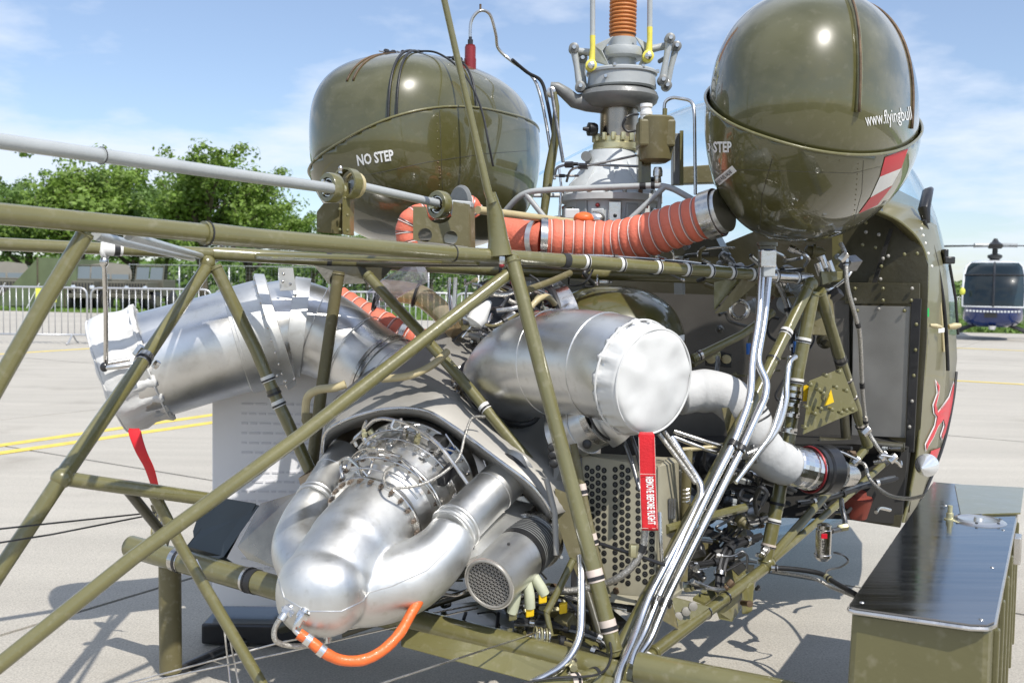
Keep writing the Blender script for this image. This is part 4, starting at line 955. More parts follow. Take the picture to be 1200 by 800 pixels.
mlathe('mast_column', [(168, 22.5), (160, 22.5), (128, 22), (126, 22)], 'heat_steel', n=40, dx=-2)
col_ring = mlathe('column_flange', [(178, 25), (176, 27), (170, 27), (169, 24), (163, 24), (162, 22)], 'cadmium', dx=-5)
for i in range(14):
    a = 2 * pi * i / 14; obj('stud', hexnut(MB(), Vector((mc.x + (-5 + 25 * cos(a)) * k, mc.y + 25 * k * sin(a), mz(163))), (0, 0, 1), .009, .026), 'cadmium', col_ring)
case = mlathe('gearbox_case', [(300, 50), (262, 52), (240, 54), (238, 60), (231, 60), (229, 54), (216, 48), (205, 36), (190, 30), (178, 27)], 'white_case', n=48, dx=-10, ang=28)
for i in range(18):
    a = 2 * pi * i / 18; obj('case_bolt', hexnut(MB(), Vector((mc.x + (-10 + 57 * cos(a)) * k, mc.y + 57 * k * sin(a), mz(229))), (0, 0, 1), .008, .02), 'steel' if i % 3 else 'rusty', case)
for i in range(10):
    a = 2 * pi * i / 10 + .2; u = Vector((cos(a), sin(a), 0)); q = Vector((mc.x - 10 * k, mc.y, 0))
    obj('case_rib', MB().prism([q + u * 30 * k + Vector((0, 0, mz(190))), q + u * 56 * k + Vector((0, 0, mz(228))), q + u * 40 * k + Vector((0, 0, mz(228)))], Vector((-u.y, u.x, 0)) * .012), 'white_case', case, smooth=False)
for i in range(9):
    a = -pi / 2 + (i - 4) * .36; u = Vector((cos(a), sin(a), 0)); q = Vector((mc.x - 10 * k, mc.y, 0))
    obj('case_panel', MB().box(q + u * 53 * k + Vector((0, 0, mz(252 + (i % 2) * 5))), Vector((-u.y, u.x, 0)) * .045, u * .02, Vector((0, 0, .05 + .02 * (i % 3)))), ['white_case', 'steel', 'grey_paint'][i % 3], case, smooth=False, bevel=.004)
    obj('case_plug', MB().ell(q + u * 55 * k + Vector((0, 0, mz(245 + (i % 3) * 12))), (.008, 0, 0), (0, .008, 0), (0, 0, .008), 2, 10, 6), ['red_knob', 'rubber', 'cadmium'][i % 3], case)
obj('column_gauge', MB().lathe(P(699, 152, 3.56), (-1, -.3, 0), [(0, .02), (.01, .024), (.03, .024), (.032, .01), (.05, .006)], 16), 'black_metal', H)
obj('column_lug', MB().lathe(P(688, 184, 3.55), (-.3, -1, 0), [(-.01, .018), (.02, .018)], 16), 'grey_dark', H)
tube('black_cable', [(748, 134, 3.45), (736, 136, 3.42), (730, 146, 3.42), (735, 154, 3.42), (745, 153, 3.42)], 3, 'rubber', H, 8, 's')
# ---- hydraulic reservoir in its channel bracket
res = obj('hydraulic_reservoir', MB().lathe(P(768, 191, 3.35), (0, 0, 1), [(0, .035), (.01, .052), (P(768, 178, 3.35).z - P(768, 191, 3.35).z + .01, .058), (.145, .060), (.15, .056), (.152, .03)], 30), 'olive_dull', H)
obj('reservoir_body', MB().box(P(768, 158, 3.35), (.12, 0, 0), (0, .10, 0), (0, 0, .09)), 'olive_dull', H, smooth=False, bevel=.008)
cap = obj('reservoir_cap', MB().lathe(P(757, 142, 3.33), (0, 0, 1), [(0, .019), (.018, .019), (.02, .021), (.03, .021), (.031, .018), (.044, .018), (.045, .021), (.056, .02), (.058, .01)], 20), 'white_print', H)
for x0, x1 in ((748, 763), (789, 801)):
    plate('channel_bracket', [(x0, 156, 3.38), (x1, 156, 3.38), (x1, 216, 3.38), (x0, 216, 3.38)], .05, 'olive' if x0 < 760 else 'grey_dark', H, bevel=.002)
    plate('channel_flange', [(x0 if x0 < 760 else x1 - 4, 153, 3.36), (x0 + 4 if x0 < 760 else x1, 153, 3.36), (x0 + 4 if x0 < 760 else x1, 217, 3.36), (x0 if x0 < 760 else x1 - 4, 217, 3.36)], .02, 'olive', H)
obj('drain_fitting', MB().lathe(P(771, 196, 3.34), (0, 0, -1), [(0, .012), (.012, .016), (.03, .016), (.031, .011), (.05, .013), (.06, .008)], 12), 'steel', H)
obj('relief_fitting', MB().lathe(P(779, 138, 3.36), (0, 0, 1), [(-.02, .013), (0, .013), (.001, .008), (.03, .008)], 12), 'olive', H)
tube('hydraulic_pipe', [(778, 137, 3.36), (779, 119, 3.36), (788, 114, 3.36), (812, 118, 3.34), (814, 135, 3.32), (815, 228, 3.3)], 4, 'steel', H, 10, 'b', .03)
# grey engine mount frame
gp = dict(curve='b', rad=.05)
tube('mount_frame', [(590, 250, 3.45), (612, 225, 3.4), (650, 222, 3.38), (748, 218, 3.35), (782, 217, 3.33), (812, 234, 3.3)], 7.2, 'grey_paint', H, 14, clamps=((.74, 'rubber', .02), (.79, 'rubber', .012)), **gp)
tube('mount_frame', [(616, 227, 3.4), (650, 270, 3.38)], 6.6, 'grey_paint', H, 14)
tube('mount_frame', [(779, 219, 3.33), (735, 260, 3.33)], 6.6, 'grey_paint', H, 14)
tube('mount_frame', [(774, 222, 3.36), (772, 250, 3.36)], 5, 'grey_paint', H, 12)
tube('mount_frame', [(625, 229, 3.5), (662, 229, 3.55)], 5, 'white_case', H, 12)
for a in ([(650, 206, 3.45), (652, 196, 3.45), (668, 192, 3.44), (748, 195, 3.4)], [(664, 213, 3.45), (668, 198, 3.42), (700, 192, 3.42), (746, 182, 3.42)], [(650, 206, 3.45), (678, 206, 3.45)]):
    tube('fuel_pipe', a, 3, 'steel_dark', H, 8, 'b', .03, clamps=((.3, 'rubber', .02),))
for x, y in ((667, 193), (684, 195), (762, 211), (757, 213)): obj('pipe_union', hexnut(MB(), P(x, y, 3.42), (1, -.3, 0), .011, .03), 'black_metal', H)
tube('rod', [(655, 195, 3.5), (658, 220, 3.48), (655, 262, 3.45)], 3, 'pipe_silver', H, 8)
obj('actuator', MB().box(P(670, 251, 3.4), (.05, 0, 0), (0, .05, 0), (0, 0, .035)), 'white_case', H, smooth=False, bevel=.005)
obj('orange_cap', MB().ell(P(684, 256, 3.32), (.034, 0, 0), (0, .03, 0), (0, 0, .022)), 'silicone', H)
obj('cap_flange', MB().lathe(P(697, 257, 3.34), (1, -.3, -.2), [(-.01, .026), (.0, .028), (.02, .026), (.03, .018)], 24), 'steel', H)

# ---- orange ribbed air ducts
def duct(pts, rpx, nrib, par=H, stitch=True, name='air_duct'):
    q = smooth_path(PP(pts), 14); n = len(q); rm = rpx * K(pts[len(pts) // 2][2])
    tot = sum((q[i + 1] - q[i]).length for i in range(n - 1)); m = 8 * nrib; pth = []; rr = []
    for i in range(m + 1):
        p, a = at(q, min(.9999, i / m)); pth.append(p); t = i / 8
        rr.append(rm * (1 + .030 * math.cos(2 * pi * t) + .016 * noise.noise(p * 14)))
    o = obj(name, MB().tube(pth, rr, 30), 'hose_orange', par, ang=60)
    if stitch:
        for i in range(nrib):
            for dlt in (.12, .26):
                p, a = at(q, min(.999, (i + .5 + dlt) / nrib)); a = (a + Vector((noise.noise(p * 30) * .06, 0, noise.noise(p * 20) * .06))).normalized()
                obj('stitching', MB().torus(p, a, rm * (1 - .018), .0013 if dlt < .2 else .0018, 30, 5), 'clamp_white' if dlt < .2 else 'steel_dark', o)
    return o, q, rm
du, q, rm = duct([(637, 281, 3.2), (680, 283, 3.2), (720, 283, 3.18), (760, 275, 3.12), (800, 262, 3.06), (838, 250, 3.0)], 25, 16)
for t, w_, r_ in ((.0, .022, 1.0), (.985, .04, 1.06)):
    p, a = at(q, t); obj('hose_clamp', MB().band(p, a, rm * r_ + .001, w_, .003, 30), 'steel', du)
tube('duct_stub', [(585, 272, 3.25), (612, 279, 3.22), (636, 281, 3.2)], 42, 'hose_orange', H, 26, ang=60)
obj('hose_clamp', MB().band(P(628, 281, 3.2), RT, .060, .018, .003, 30), 'alum', H)
tube('duct_collar', [(838, 250, 3.0), (849, 246, 2.98)], 52, 'alum', H, 30)
duct([(480, 292, 3.0), (475, 272, 3.0), (481, 256, 3.0), (500, 248, 3.02), (530, 242, 3.05), (548, 239, 3.08), (557, 250, 3.1)], 11.5, 11)
duct([(396, 352, 3.35), (420, 366, 3.33), (450, 382, 3.3), (474, 395, 3.28), (497, 403, 3.25)], 17, 9)
obj('hose_clamp', MB().band(P(478, 394, 3.27), P(497, 403, 3.25) - P(474, 395, 3.28), .052, .02, .003, 24), 'steel', H)
# ---- clear plastic covers on hoses
tube('clear_hose', [(440, 352, 3.1), (462, 335, 3.08), (495, 318, 3.05)], 28, 'clear_plastic', H, 24, 's')
tube('clear_hose', [(447, 340, 3.35), (470, 342, 3.33), (495, 348, 3.3), (520, 368, 3.25), (534, 384, 3.2)], 26, 'brown_plastic', H, 24, 's')
for a in ((441, 350, 3.1), (487, 346, 3.3)): obj('hose_ring', MB().torus(P(*a), (1, 0, -.3), .036, .005, 28, 8), 'rubber', H)

# ================================================================== TURBINE ENGINE
def remeshed(name, mb, m, parent, voxel=.006, smooth=8, **kw):
    bmesh.ops.recalc_face_normals(mb.b, faces=mb.b.faces)
    me = bpy.data.meshes.new(name); mb.b.to_mesh(me); mb.b.free(); o = bpy.data.objects.new(name, me); COL.objects.link(o)
    md = o.modifiers.new('r', 'REMESH'); md.mode = 'VOXEL'; md.voxel_size = voxel
    ms = o.modifiers.new('s', 'SMOOTH'); ms.factor = .6; ms.iterations = smooth
    dg = bpy.context.evaluated_depsgraph_get(); dg.update(); m2 = bpy.data.meshes.new_from_object(o.evaluated_get(dg))
    bpy.data.objects.remove(o); me2 = m2; off = wloc(parent); me2.transform(Matrix.Translation(-off)); me2.shade_smooth(); me2.materials.clear()
    return link(name, me2, m, parent, **kw)
# deck (hood) of grey heat-resistant sheet over the engine
back = [(392, 468, 2.98), (430, 436, 3.06), (478, 402, 3.14), (548, 384, 3.3), (622, 398, 3.3), (682, 458, 3.15), (704, 520, 2.95), (690, 585, 2.72)]
mid_ = [(384, 484, 2.85), (412, 456, 2.90), (478, 436, 2.95), (530, 446, 2.97), (580, 486, 2.93), (630, 520, 2.83), (664, 550, 2.72), (676, 595, 2.60)]
lip = [(378, 530, 2.76), (386, 502, 2.70), (440, 481, 2.65), (494, 480, 2.60), (532, 500, 2.57), (578, 534, 2.53), (625, 570, 2.50), (648, 604, 2.50)]
lip2 = [(381, 545, 2.80), (390, 515, 2.78), (444, 493, 2.74), (494, 492, 2.70), (532, 512, 2.67), (576, 547, 2.63), (618, 582, 2.60), (640, 612, 2.60)]
def dens(r, n=4):
    q = smooth_path(PP(r), n); return q
sheet('engine_deck', [dens(back), dens(mid_), dens(lip)], .004, 'titan', H, ang=60)
sheet('deck_lip', [dens(lip), dens(lip2)], .004, 'titan', H, ang=60)
obj('deck_bead', MB().tube(dens(lip, 6), .0045, 8), 'steel', H)
tube('deck_flange', [(640, 560, 2.5), (650, 600, 2.48), (652, 650, 2.46)], 7, 'titan', H)
wall = [(350, 560, 2.9), (380, 640, 2.88), (440, 655, 2.85), (500, 655, 2.8), (550, 655, 2.75), (590, 650, 2.7), (620, 645, 2.66), (642, 640, 2.62)]
sheet('firewall', [dens([(a[0], a[1] - 2, a[2] + .02) for a in lip2]), dens(wall)], .003, 'heat_steel', H)
plate('heat_shield', [(226, 622, 3.05), (240, 580, 3.1), (300, 590, 2.95), (262, 660, 2.9), (230, 655, 2.98)], .004, 'plate_dark', H, (0, 1, 0))
plate('heat_shield', [(218, 640, 3.02), (262, 585, 3.06), (304, 592, 2.94), (262, 652, 2.9), (305, 680, 2.84), (290, 690, 2.84), (222, 668, 2.98)], .003, 'plate_dark', H, (0, 1, 0))
plate('heat_shield', [(305, 590, 2.92), (345, 578, 2.85), (398, 548, 2.8), (398, 650, 2.75), (330, 668, 2.78), (290, 655, 2.85), (278, 640, 2.88)], .004, 'heat_steel', H, (0, 1, 0))
plate('heat_shield', [(650, 495, 2.72), (668, 520, 2.70), (660, 600, 2.62), (648, 570, 2.6)], .003, 'titan', H, (.5, 1, 0))
# core
E0, E1 = P(490, 560, 2.72), P(436, 616, 2.50); EX = (E1 - E0).normalized(); EL = (E1 - E0).length
R0, R1 = .168, .122
core = obj('turbine_case', MB().lathe(E0 - EX * .05, EX, [(0, R0 * 1.02), (.05, R0 * 1.02), (.051, R0 * .93), (.09, R0 * .92), (.13, R0 * .90), (.131, R0 * .97), (.139, R0 * .97), (.14, R0 * .86), (.17, R0 * .83), (.20, R0 * .82), (.201, R0 * .90), (.215, R0 * .90), (.216, R0 * .77), (EL - .03, R0 * .74), (EL + .03, R1 * .95)], 72), 'alum', H, ang=30)
def flange(t, R, th, nb, br, m='steel', bm='rusty'):
    c = E0 + EX * t; o = obj('flange', MB().lathe(c, EX, [(0, R * .93), (0, R), (.002, R * 1.01), (th, R * 1.01), (th + .002, R), (th + .002, R * .93)], 72), m, core)
    u = EX.orthogonal().normalized(); v = EX.cross(u)
    for i in range(nb):
        a = 2 * pi * i / nb; mbx = MB(); hexnut(mbx, c + EX * (th + .005) + (u * cos(a) + v * sin(a)) * R * .955, EX, .0062, .010)
        mbx.tube([c + EX * (th + .005) + (u * cos(a) + v * sin(a)) * R * .955, c + EX * (th + .016) + (u * cos(a) + v * sin(a)) * R * .955], .003, 6)
        obj('flange_bolt', mbx, bm, core)
flange(0.0, R0 * 1.04, .006, 26, 0, 'alum', 'steel'); flange(.085, R0 * .99, .006, 30, 0, 'steel', 'steel'); flange(.155, R0 * .93, .007, 26, 0, 'alum', 'bolt_brown'); flange(EL - .015, R1 * 1.10, .008, 26, 0, 'steel', 'bolt_brown')
u_ = EX.orthogonal().normalized(); v_ = EX.cross(u_)
def ep(t, a, r): a = radians(a); return E0 + EX * t + (u_ * cos(a) + v_ * sin(a)) * r
# find the angle that faces the camera
toC = (CAM - E0); best = max(range(0, 360, 5), key=lambda a: (u_ * cos(radians(a)) + v_ * sin(radians(a))).dot((toC - EX * toC.dot(EX)).normalized()))
upa = max(range(0, 360, 5), key=lambda a: (u_ * cos(radians(a)) + v_ * sin(radians(a))).dot(UP))
rnd = random.Random(4)
def arcpipe(t, a0, a1, r, w, m='steel', nm='fuel_line', t2=None):
    q = [ep(t + ((t2 if t2 is not None else t) - t) * i / 16, a0 + (a1 - a0) * i / 16, r) for i in range(17)]
    return obj(nm, MB().tube(q, w, 8), m, core)
arcpipe(.055, upa - 75, upa + 50, R0 * 1.04, .0035, t2=.06); arcpipe(.185, upa - 50, upa + 70, R0 * .98, .003, t2=.10); arcpipe(.175, upa - 80, upa + 30, R0 * .95, .003, t2=.19)
arcpipe(EL - .03, upa - 60, upa + 20, R0 * .88, .0028)
for i in range(5):
    a = upa - 70 + i * 36; c = ep(.075, a, R0 * .93); ra = (u_ * cos(radians(a)) + v_ * sin(radians(a)))
    obj('stiffener', MB().box(c, EX * .06, ra.cross(EX) * .014, ra * .014), 'alum', core, smooth=False, bevel=.004)
for i in range(9):
    a = upa + rnd.uniform(-95, 95); t = rnd.choice([.03, .07, .11, .19]); c = ep(t, a, R0 * 1.0); ra = (u_ * cos(radians(a)) + v_ * sin(radians(a)))
    mbx = MB(); hexnut(mbx, c, ra, .009, .02); hexnut(mbx, c + ra * .014, ra, .0065, .012); obj('fitting', mbx, rnd.choice(['steel', 'cadmium', 'steel', 'blue']), core)
    e = c + ra * .018; q = [e, e + ra * .012 + EX * .01, e + EX * rnd.uniform(-.05, .05) + ra.cross(EX) * rnd.uniform(-.05, .05) + ra * .01]
    obj('pipe', MB().tube(bent(q, .01), .003, 7), 'steel', core)
ra = (u_ * cos(radians(upa)) + v_ * sin(radians(upa)))
obj('sensor_box', MB().box(ep(.15, upa + 5, R0 * .98), EX * .05, ra.cross(EX) * .035, ra * .035), 'steel', core, smooth=False, bevel=.006)
obj('sensor_box', MB().box(ep(.045, upa - 38, R0 * 1.05), EX * .05, ra.cross(EX) * .04, ra * .03), 'steel_dark', core, smooth=False, bevel=.004)
obj('fuel_manifold', MB().box(ep(.10, upa - 62, R0 * 1.02), EX * .08, ra.cross(EX) * .025, ra * .03), 'black_metal', core, smooth=False, bevel=.004)
obj('igniter', MB().tube([ep(.03, upa + 35, R0 * .98), ep(.03, upa + 35, R0 * 1.12)], .010, 10), 'cadmium', core)
tube('braided_line', [(568, 488, 2.62), (553, 490, 2.58), (545, 510, 2.52), (535, 540, 2.46), (500, 565, 2.40), (462, 572, 2.40), (450, 566, 2.42), (452, 552, 2.46), (462, 545, 2.5)], 3.6, 'braid', H, 8, 's')
tube('steel_line', [(440, 530, 2.55), (432, 556, 2.5), (424, 560, 2.5), (418, 540, 2.56), (424, 527, 2.6), (470, 535, 2.5)], 4, 'steel', H, 8, 'b')
tube('steel_line', [(418, 523, 2.62), (414, 515, 2.62), (425, 505, 2.62), (438, 492, 2.58), (450, 490, 2.56), (480, 496, 2.5), (515, 520, 2.45), (548, 566, 2.42)], 4.6, 'steel', H, 8, 'b', .04)
tube('steel_line', [(402, 560, 2.58), (398, 540, 2.6), (408, 535, 2.56), (422, 548, 2.5), (430, 558, 2.5)], 4.6, 'steel', H, 8, 'b')
tube('steel_line', [(560, 520, 2.66), (575, 560, 2.6), (590, 600, 2.55)], 3.4, 'steel', H, 8, 's')
# twin-armed collector in front
mb = MB()
mb.tube(smooth_path(PP([(446, 606, 2.53), (430, 622, 2.47), (407, 650, 2.39), (388, 682, 2.32), (378, 706, 2.28)]), 5), [.118 - .001 * i for i in range(5)] + [.114] * 5 + [.110] * 5 + [.104, .098, .092, .086, .074] + [.05], 40)
mb.ell(P(378, 692, 2.29), (.106, 0, 0), (0, .106, 0), (0, 0, .102), 2.3, 36, 20)
rap = smooth_path(PP([(533, 618, 2.44), (518, 645, 2.41), (486, 672, 2.38), (442, 688, 2.36), (405, 690, 2.36)]), 6)
mb.tube(rap, [.056 + (.090 - .056) * min(1, (i / 14)) for i in range(len(rap))], 32)
lap = smooth_path(PP([(369, 584, 2.62), (354, 612, 2.56), (348, 645, 2.47), (368, 680, 2.36)]), 6)
mb.tube(lap, [.048 + (.072 - .048) * i / (len(lap) - 1) for i in range(len(lap))], 28)
coll = remeshed('air_collector', mb, 'alum_soft', H, .005, 8)
def arm_pipe(pts, r, m='alum_soft'):
    q = smooth_path(PP(pts), 6); o = obj('transfer_pipe', MB().tube(q, r, 36), m, H)
    for t in (.03, .10):
        p, a = at(q, t); obj('pipe_bead', MB().torus(p, a, r + .001, .0055, 40, 8), m, o)
    p, a = at(q, .62); obj('pipe_seam', MB().torus(p, a, r + .0002, .0012, 40, 6), m, o)
    return o
arm_pipe([(529, 624, 2.43), (560, 592, 2.52), (606, 548, 2.64)], .0585); arm_pipe([(367, 588, 2.62), (385, 558, 2.72), (404, 530, 2.8)], .046)
obj('pipe_mouth', MB().torus(P(598, 556, 2.615), P(606, 548, 2.64) - P(560, 592, 2.52), .062, .006, 36, 8), 'rubber', H)
bv = bvh_of(coll)
def seam(pts, nm='weld_seam', r=.0013):
    q = []
    for i in range(len(pts) - 1):
        for j in range(8):
            t = j / 8; x = pts[i][0] * (1 - t) + pts[i + 1][0] * t; y = pts[i][1] * (1 - t) + pts[i + 1][1] * t
            h = bv.ray_cast(CAM, RAY(x, y).normalized())
            if h[0] is not None: q.append(h[0])
    if len(q) > 2: obj(nm, MB().tube(q, r, 6), 'alum', coll)
seam([(326, 678), (333, 700), (360, 716), (400, 716), (425, 704), (432, 694), (460, 686), (500, 668), (528, 640)])
# bulb fittings and orange fire sleeve hose
def fitting(pts, r, m='steel', par=H):
    q = PP(pts); ax = (q[-1] - q[0]).normalized(); o = obj('hose_fitting', MB().tube(q, r, 10), m, par)
    mm = MB(); hexnut(mm, q[0].lerp(q[-1], .35), ax, r * 1.55, r * 1.8); obj('hex_nut', mm, m, o)
obj('port_plate', MB().ell(P(350, 713, 2.205), (.04, 0, 0), (0, .012, 0), (0, .004, .012)), 'alum', H)
fitting([(341, 711, 2.2), (336, 716, 2.19), (329, 726, 2.18)], .010, 'pipe_silver'); fitting([(358, 714, 2.19), (353, 722, 2.18), (348, 732, 2.18)], .010, 'pipe_silver')
tube('steel_line', [(330, 722, 2.18), (322, 736, 2.18), (323, 750, 2.18), (338, 756, 2.2), (362, 756, 2.22), (378, 752, 2.26)], 6.5, 'braid', H, 12, 's')
tube('steel_line', [(349, 728, 2.18), (345, 737, 2.18), (352, 744, 2.18)], 6, 'pipe_silver', H, 12, 's')
fs = tube('fire_sleeve_hose', [(350, 742, 2.18), (365, 752, 2.18), (380, 764, 2.18), (400, 773, 2.19), (425, 773, 2.2), (448, 762, 2.22), (468, 742, 2.25), (482, 718, 2.29), (494, 698, 2.33), (500, 688, 2.36)], [.009, .0135, .0135, .0135, .0135, .013, .013, .0125, .012, .0115] + [.0115] * 60, 'silicone', H, 16) if False else None
q = smooth_path(PP([(350, 742, 2.18), (365, 752, 2.18), (380, 764, 2.18), (400, 773, 2.19), (425, 773, 2.2), (448, 762, 2.22), (468, 742, 2.25), (482, 718, 2.29), (494, 698, 2.33), (502, 684, 2.37)]), 8)
fs = obj('fire_sleeve_hose', MB().tube(q, [.0125 + .0009 * noise.noise(p * 60) for p in q], 18), 'silicone', H)
for t in (.06, .15):
    p, a = at(q, t); obj('hose_clamp', MB().band(p, a, .0128, .014, .0018, 20), 'pipe_silver', fs)
tube('drain_nipple', [(384, 738, 2.26), (384, 752, 2.26)], 10, 'alum', H, 12)

# ---- right exhaust stack
rx = smooth_path(PP([(572, 478, 2.98), (590, 452, 2.94), (612, 433, 2.87), (650, 425, 2.76), (704, 428, 2.63), (752, 440, 2.51)]), 8)
rr = [.122 + .026 * min(1, i / 20) - .013 * max(0, (i - 26) / 14) for i in range(len(rx))]
exr = obj('exhaust_stack', MB().tube(rx, rr, 56), 'alum', H, ang=180)
for t, w_ in ((.52, .0014), (.80, .0014)):
    p, a = at(rx, t); i = int(t * (len(rr) - 1)); obj('weld_seam', MB().torus(p, a, rr[i] + .0002, w_, 56, 6), 'alum', exr)
bx_ = (P(592, 452, 2.93) - P(576, 474, 2.97)).normalized()
er = obj('exhaust_ring', MB().lathe(P(582, 465, 2.96), bx_, [(-.03, .130), (-.028, .142), (.0, .142), (.002, .130)], 56), 'heat_steel', H)
obj('exhaust_gasket', MB().torus(P(587, 458, 2.95), bx_, .132, .009, 56, 8), 'rubber', er)
uu = bx_.orthogonal().normalized(); vv = bx_.cross(uu)
for i in range(30):
    a = 2 * pi * i / 30; mbx = MB(); hexnut(mbx, P(582, 465, 2.96) + (uu * cos(a) + vv * sin(a)) * .142, uu * cos(a) + vv * sin(a), .007, .010); obj('flange_bolt', mbx, 'bolt_brown' if i % 4 == 0 else 'steel', er)
# white cloth cover with its ribbon: separate things
def cover(c, ax, R, L_, name, label, m, ribbon, text=None, seed=1, dome=.012, skirt_r=1.06, cutz=0):
    ax = ax.normalized()
    def fn(t, a):
        k = max(0, min(1, -t / L_)); return 1 + .012 * noise.noise(Vector((cos(a) * 1.6, sin(a) * 1.6, seed + 7))) + k * (.032 * math.sin(a * 19 + seed + 2.5 * noise.noise(Vector((cos(a) * 2, sin(a) * 2, seed)))) * (1 + .6 * math.sin(a * 5)) + .02 * math.sin(a * 41 + t * 60)) + .012 * noise.noise(Vector((cos(a) * 3, sin(a) * 3, t * 30 + seed)))
    prof = [(-L_, R * skirt_r * 1.01), (-L_ - .004, R * skirt_r * 1.05), (-L_ + .006, R * skirt_r * 1.06), (-L_ * .8, R * skirt_r * 1.02), (-L_ * .6, R * skirt_r * 1.03), (-L_ * .4, R * 1.06), (-L_ * .2, R * 1.055), (-.006, R * 1.04), (0, R * 1.0), (.003, R * .96), (.005, R * .9), (.006, R * .82), (.006, R * .74), (.006, R * .66), (.007, R * .57), (.008, R * .48), (.009, R * .39), (.010, R * .30), (.011, R * .21), (.012, R * .12), (.012, R * .02)]
    t = thing(name, c, label, 'exhaust cover', 'cloth exhaust covers')
    mb = MB().lathe(c, ax, prof, 120, fn=fn); b = mb.b
    for v in b.verts:
        d = v.co - c
        if d.dot(ax) > -.002: an = math.atan2(d.dot(UP), d.dot(ax.cross(UP))); el = d.length / R; v.co += ax * (.012 * noise.noise(d * 8 + Vector((seed, 0, 0))) + .005 * noise.noise(d * 19) + .0035 * el * el * el * noise.noise(Vector((cos(an) * 3.2, sin(an) * 3.2, seed))))
    cl = obj('cloth', mb, m, t, ang=180)
    obj('hem', MB().torus(c + ax * .0, ax, R * 1.02, .0028, 80, 6), m, cl)
    obj('draw_cord', MB().torus(c - ax * (L_ - .008), ax, R * skirt_r * 1.07, .003, 70, 6), m, cl)
    pts, wd = ribbon
    q = smooth_path(PP(pts), 6); b2 = bmesh.new(); rows = []
    for i, p in enumerate(q):
        tt = i / (len(q) - 1); ang_ = wd[1] * tt; s = Vector((cos(ang_), sin(ang_) * .6, 0)) * wd[0] * (1 if tt > .05 else .8); rows.append([b2.verts.new(p - s), b2.verts.new(p - s * .85), b2.verts.new(p + Vector((0, -.003, 0))), b2.verts.new(p + s * .85), b2.verts.new(p + s)])
    for i in range(len(rows) - 1):
        for j in range(4): b2.faces.new((rows[i][j], rows[i][j + 1], rows[i + 1][j + 1], rows[i + 1][j]))
    mm = MB(); mm.b.free(); mm.b = b2; rb = obj('ribbon', mm, 'red_ribbon', t); md = rb.modifiers.new('t', 'SOLIDIFY'); md.thickness = .0016
    bpy.context.view_layer.update()
    if text:
        x, y, h, ux = text; bvx = bvh_of(rb); V, Fc = text2('REMOVE BEFORE FLIGHT', x, y, h, ux, .42, .025); decal('lettering', V, Fc, bvx, 'white_print', rb, .0012, 2.2)
        x, y, h, ux = text
    return t, rb
cx = P(767, 447, 2.475); cax = (P(742, 437, 2.535) - P(702, 428, 2.64)).normalized() + Vector((.04, 0, -.02))
t, rb = cover(cx, cax, .130, .066, 'exhaust_cover', 'round white cloth cover tied over the near exhaust outlet, red ribbon hanging straight down', 'white_cloth',
      ([(757.5, 506, 2.42), (758.5, 540, 2.42), (760, 580, 2.42), (762, 621, 2.415)], (.0198, .02)), (757, 558, 8.5, (3.0, 61)), 3)
# white stitched border on the ribbon, as thin raised tape
for x0, x1 in ((748.6, 751.6), (767.2, 770.2)):
    o = obj('stitching', MB().tube(PP([(x0 + 0, 512, 2.413), (x1, 619, 2.409)]), .0006, 4), 'clamp_pink', rb)
for y in (555, 618.5): obj('stitching', MB().tube(PP([(749.5, y, 2.412), (768.5, y + .5, 2.412)]), .0007, 4), 'clamp_pink', rb)

# ---- left exhaust stack
lx = smooth_path(PP([(146, 437, 3.12), (205, 420, 3.15), (262, 404, 3.18), (318, 389, 3.22)]), 6)
rl = [.171 - .006 * i / (len(lx) - 1) for i in range(len(lx))]
exl = obj('exhaust_stack', MB().tube(lx, rl, 60), 'alum', H, ang=180)
ax_l = (lx[-1] - lx[0]).normalized()
for t in (.02, .78, .98):
    p, a = at(lx, t); obj('weld_seam', MB().torus(p, a, .169, .0016, 60, 6), 'alum', exl)
obj('exhaust_sleeve', MB().lathe(lx[-1] - ax_l * .11, ax_l, [(0, .167), (.004, .175), (.11, .175), (.114, .167)], 60), 'alum_soft', exl)
obj('lengthwise_seam', MB().tube([lx[2] + Vector((0, -.168, -.03)), lx[-5] + Vector((-.0, -.168, -.03))], .0013, 6), 'alum', exl)
fl = obj('exhaust_flange', MB().lathe(lx[-1], ax_l, [(0, .15), (0, .195), (.003, .195), (.03, .186), (.034, .13)], 60), 'alum_soft', H)
lu = ax_l.orthogonal().normalized(); lv = ax_l.cross(lu)
for i in range(28):
    a = 2 * pi * i / 28; obj('rivet', MB().ell(lx[-1] - ax_l * .001 + (lu * cos(a) + lv * sin(a)) * .185, (.0055, 0, 0), (0, .0055, 0), (0, 0, .0055), 2, 10, 6), 'steel', fl)
plate('flange_bracket', [(326, 314, 3.1), (343, 314, 3.1), (347, 340, 3.1), (328, 341, 3.1)], .004, 'alum_soft', H, (.1, 1, 0), bevel=.001)
0 and plate('flange_skirt', [(318, 425, 3.1), (352, 440, 3.12), (366, 438, 3.13), (352, 448, 3.12), (334, 460, 3.1), (320, 450, 3.1)], .004, 'alum', H, (.1, 1, 0))
0 and plate('flange_skirt', [(308, 334, 3.08), (322, 324, 3.1), (352, 326, 3.12), (350, 340, 3.1), (330, 348, 3.08)], .004, 'alum_soft', H, (.1, 1, 0))
for x, y in ((331, 330), (340, 333), (332, 321), (346, 346), (325, 440), (335, 447), (345, 444)): obj('rivet', MB().ell(P(x, y, 3.075), (.005, 0, 0), (0, .004, 0), (0, 0, .005), 2, 10, 6), 'steel', fl)
ex2 = smooth_path(PP([(322, 388, 3.22), (348, 383, 3.24), (378, 392, 3.25), (412, 412, 3.24), (450, 438, 3.18), (490, 468, 3.1)]), 7)
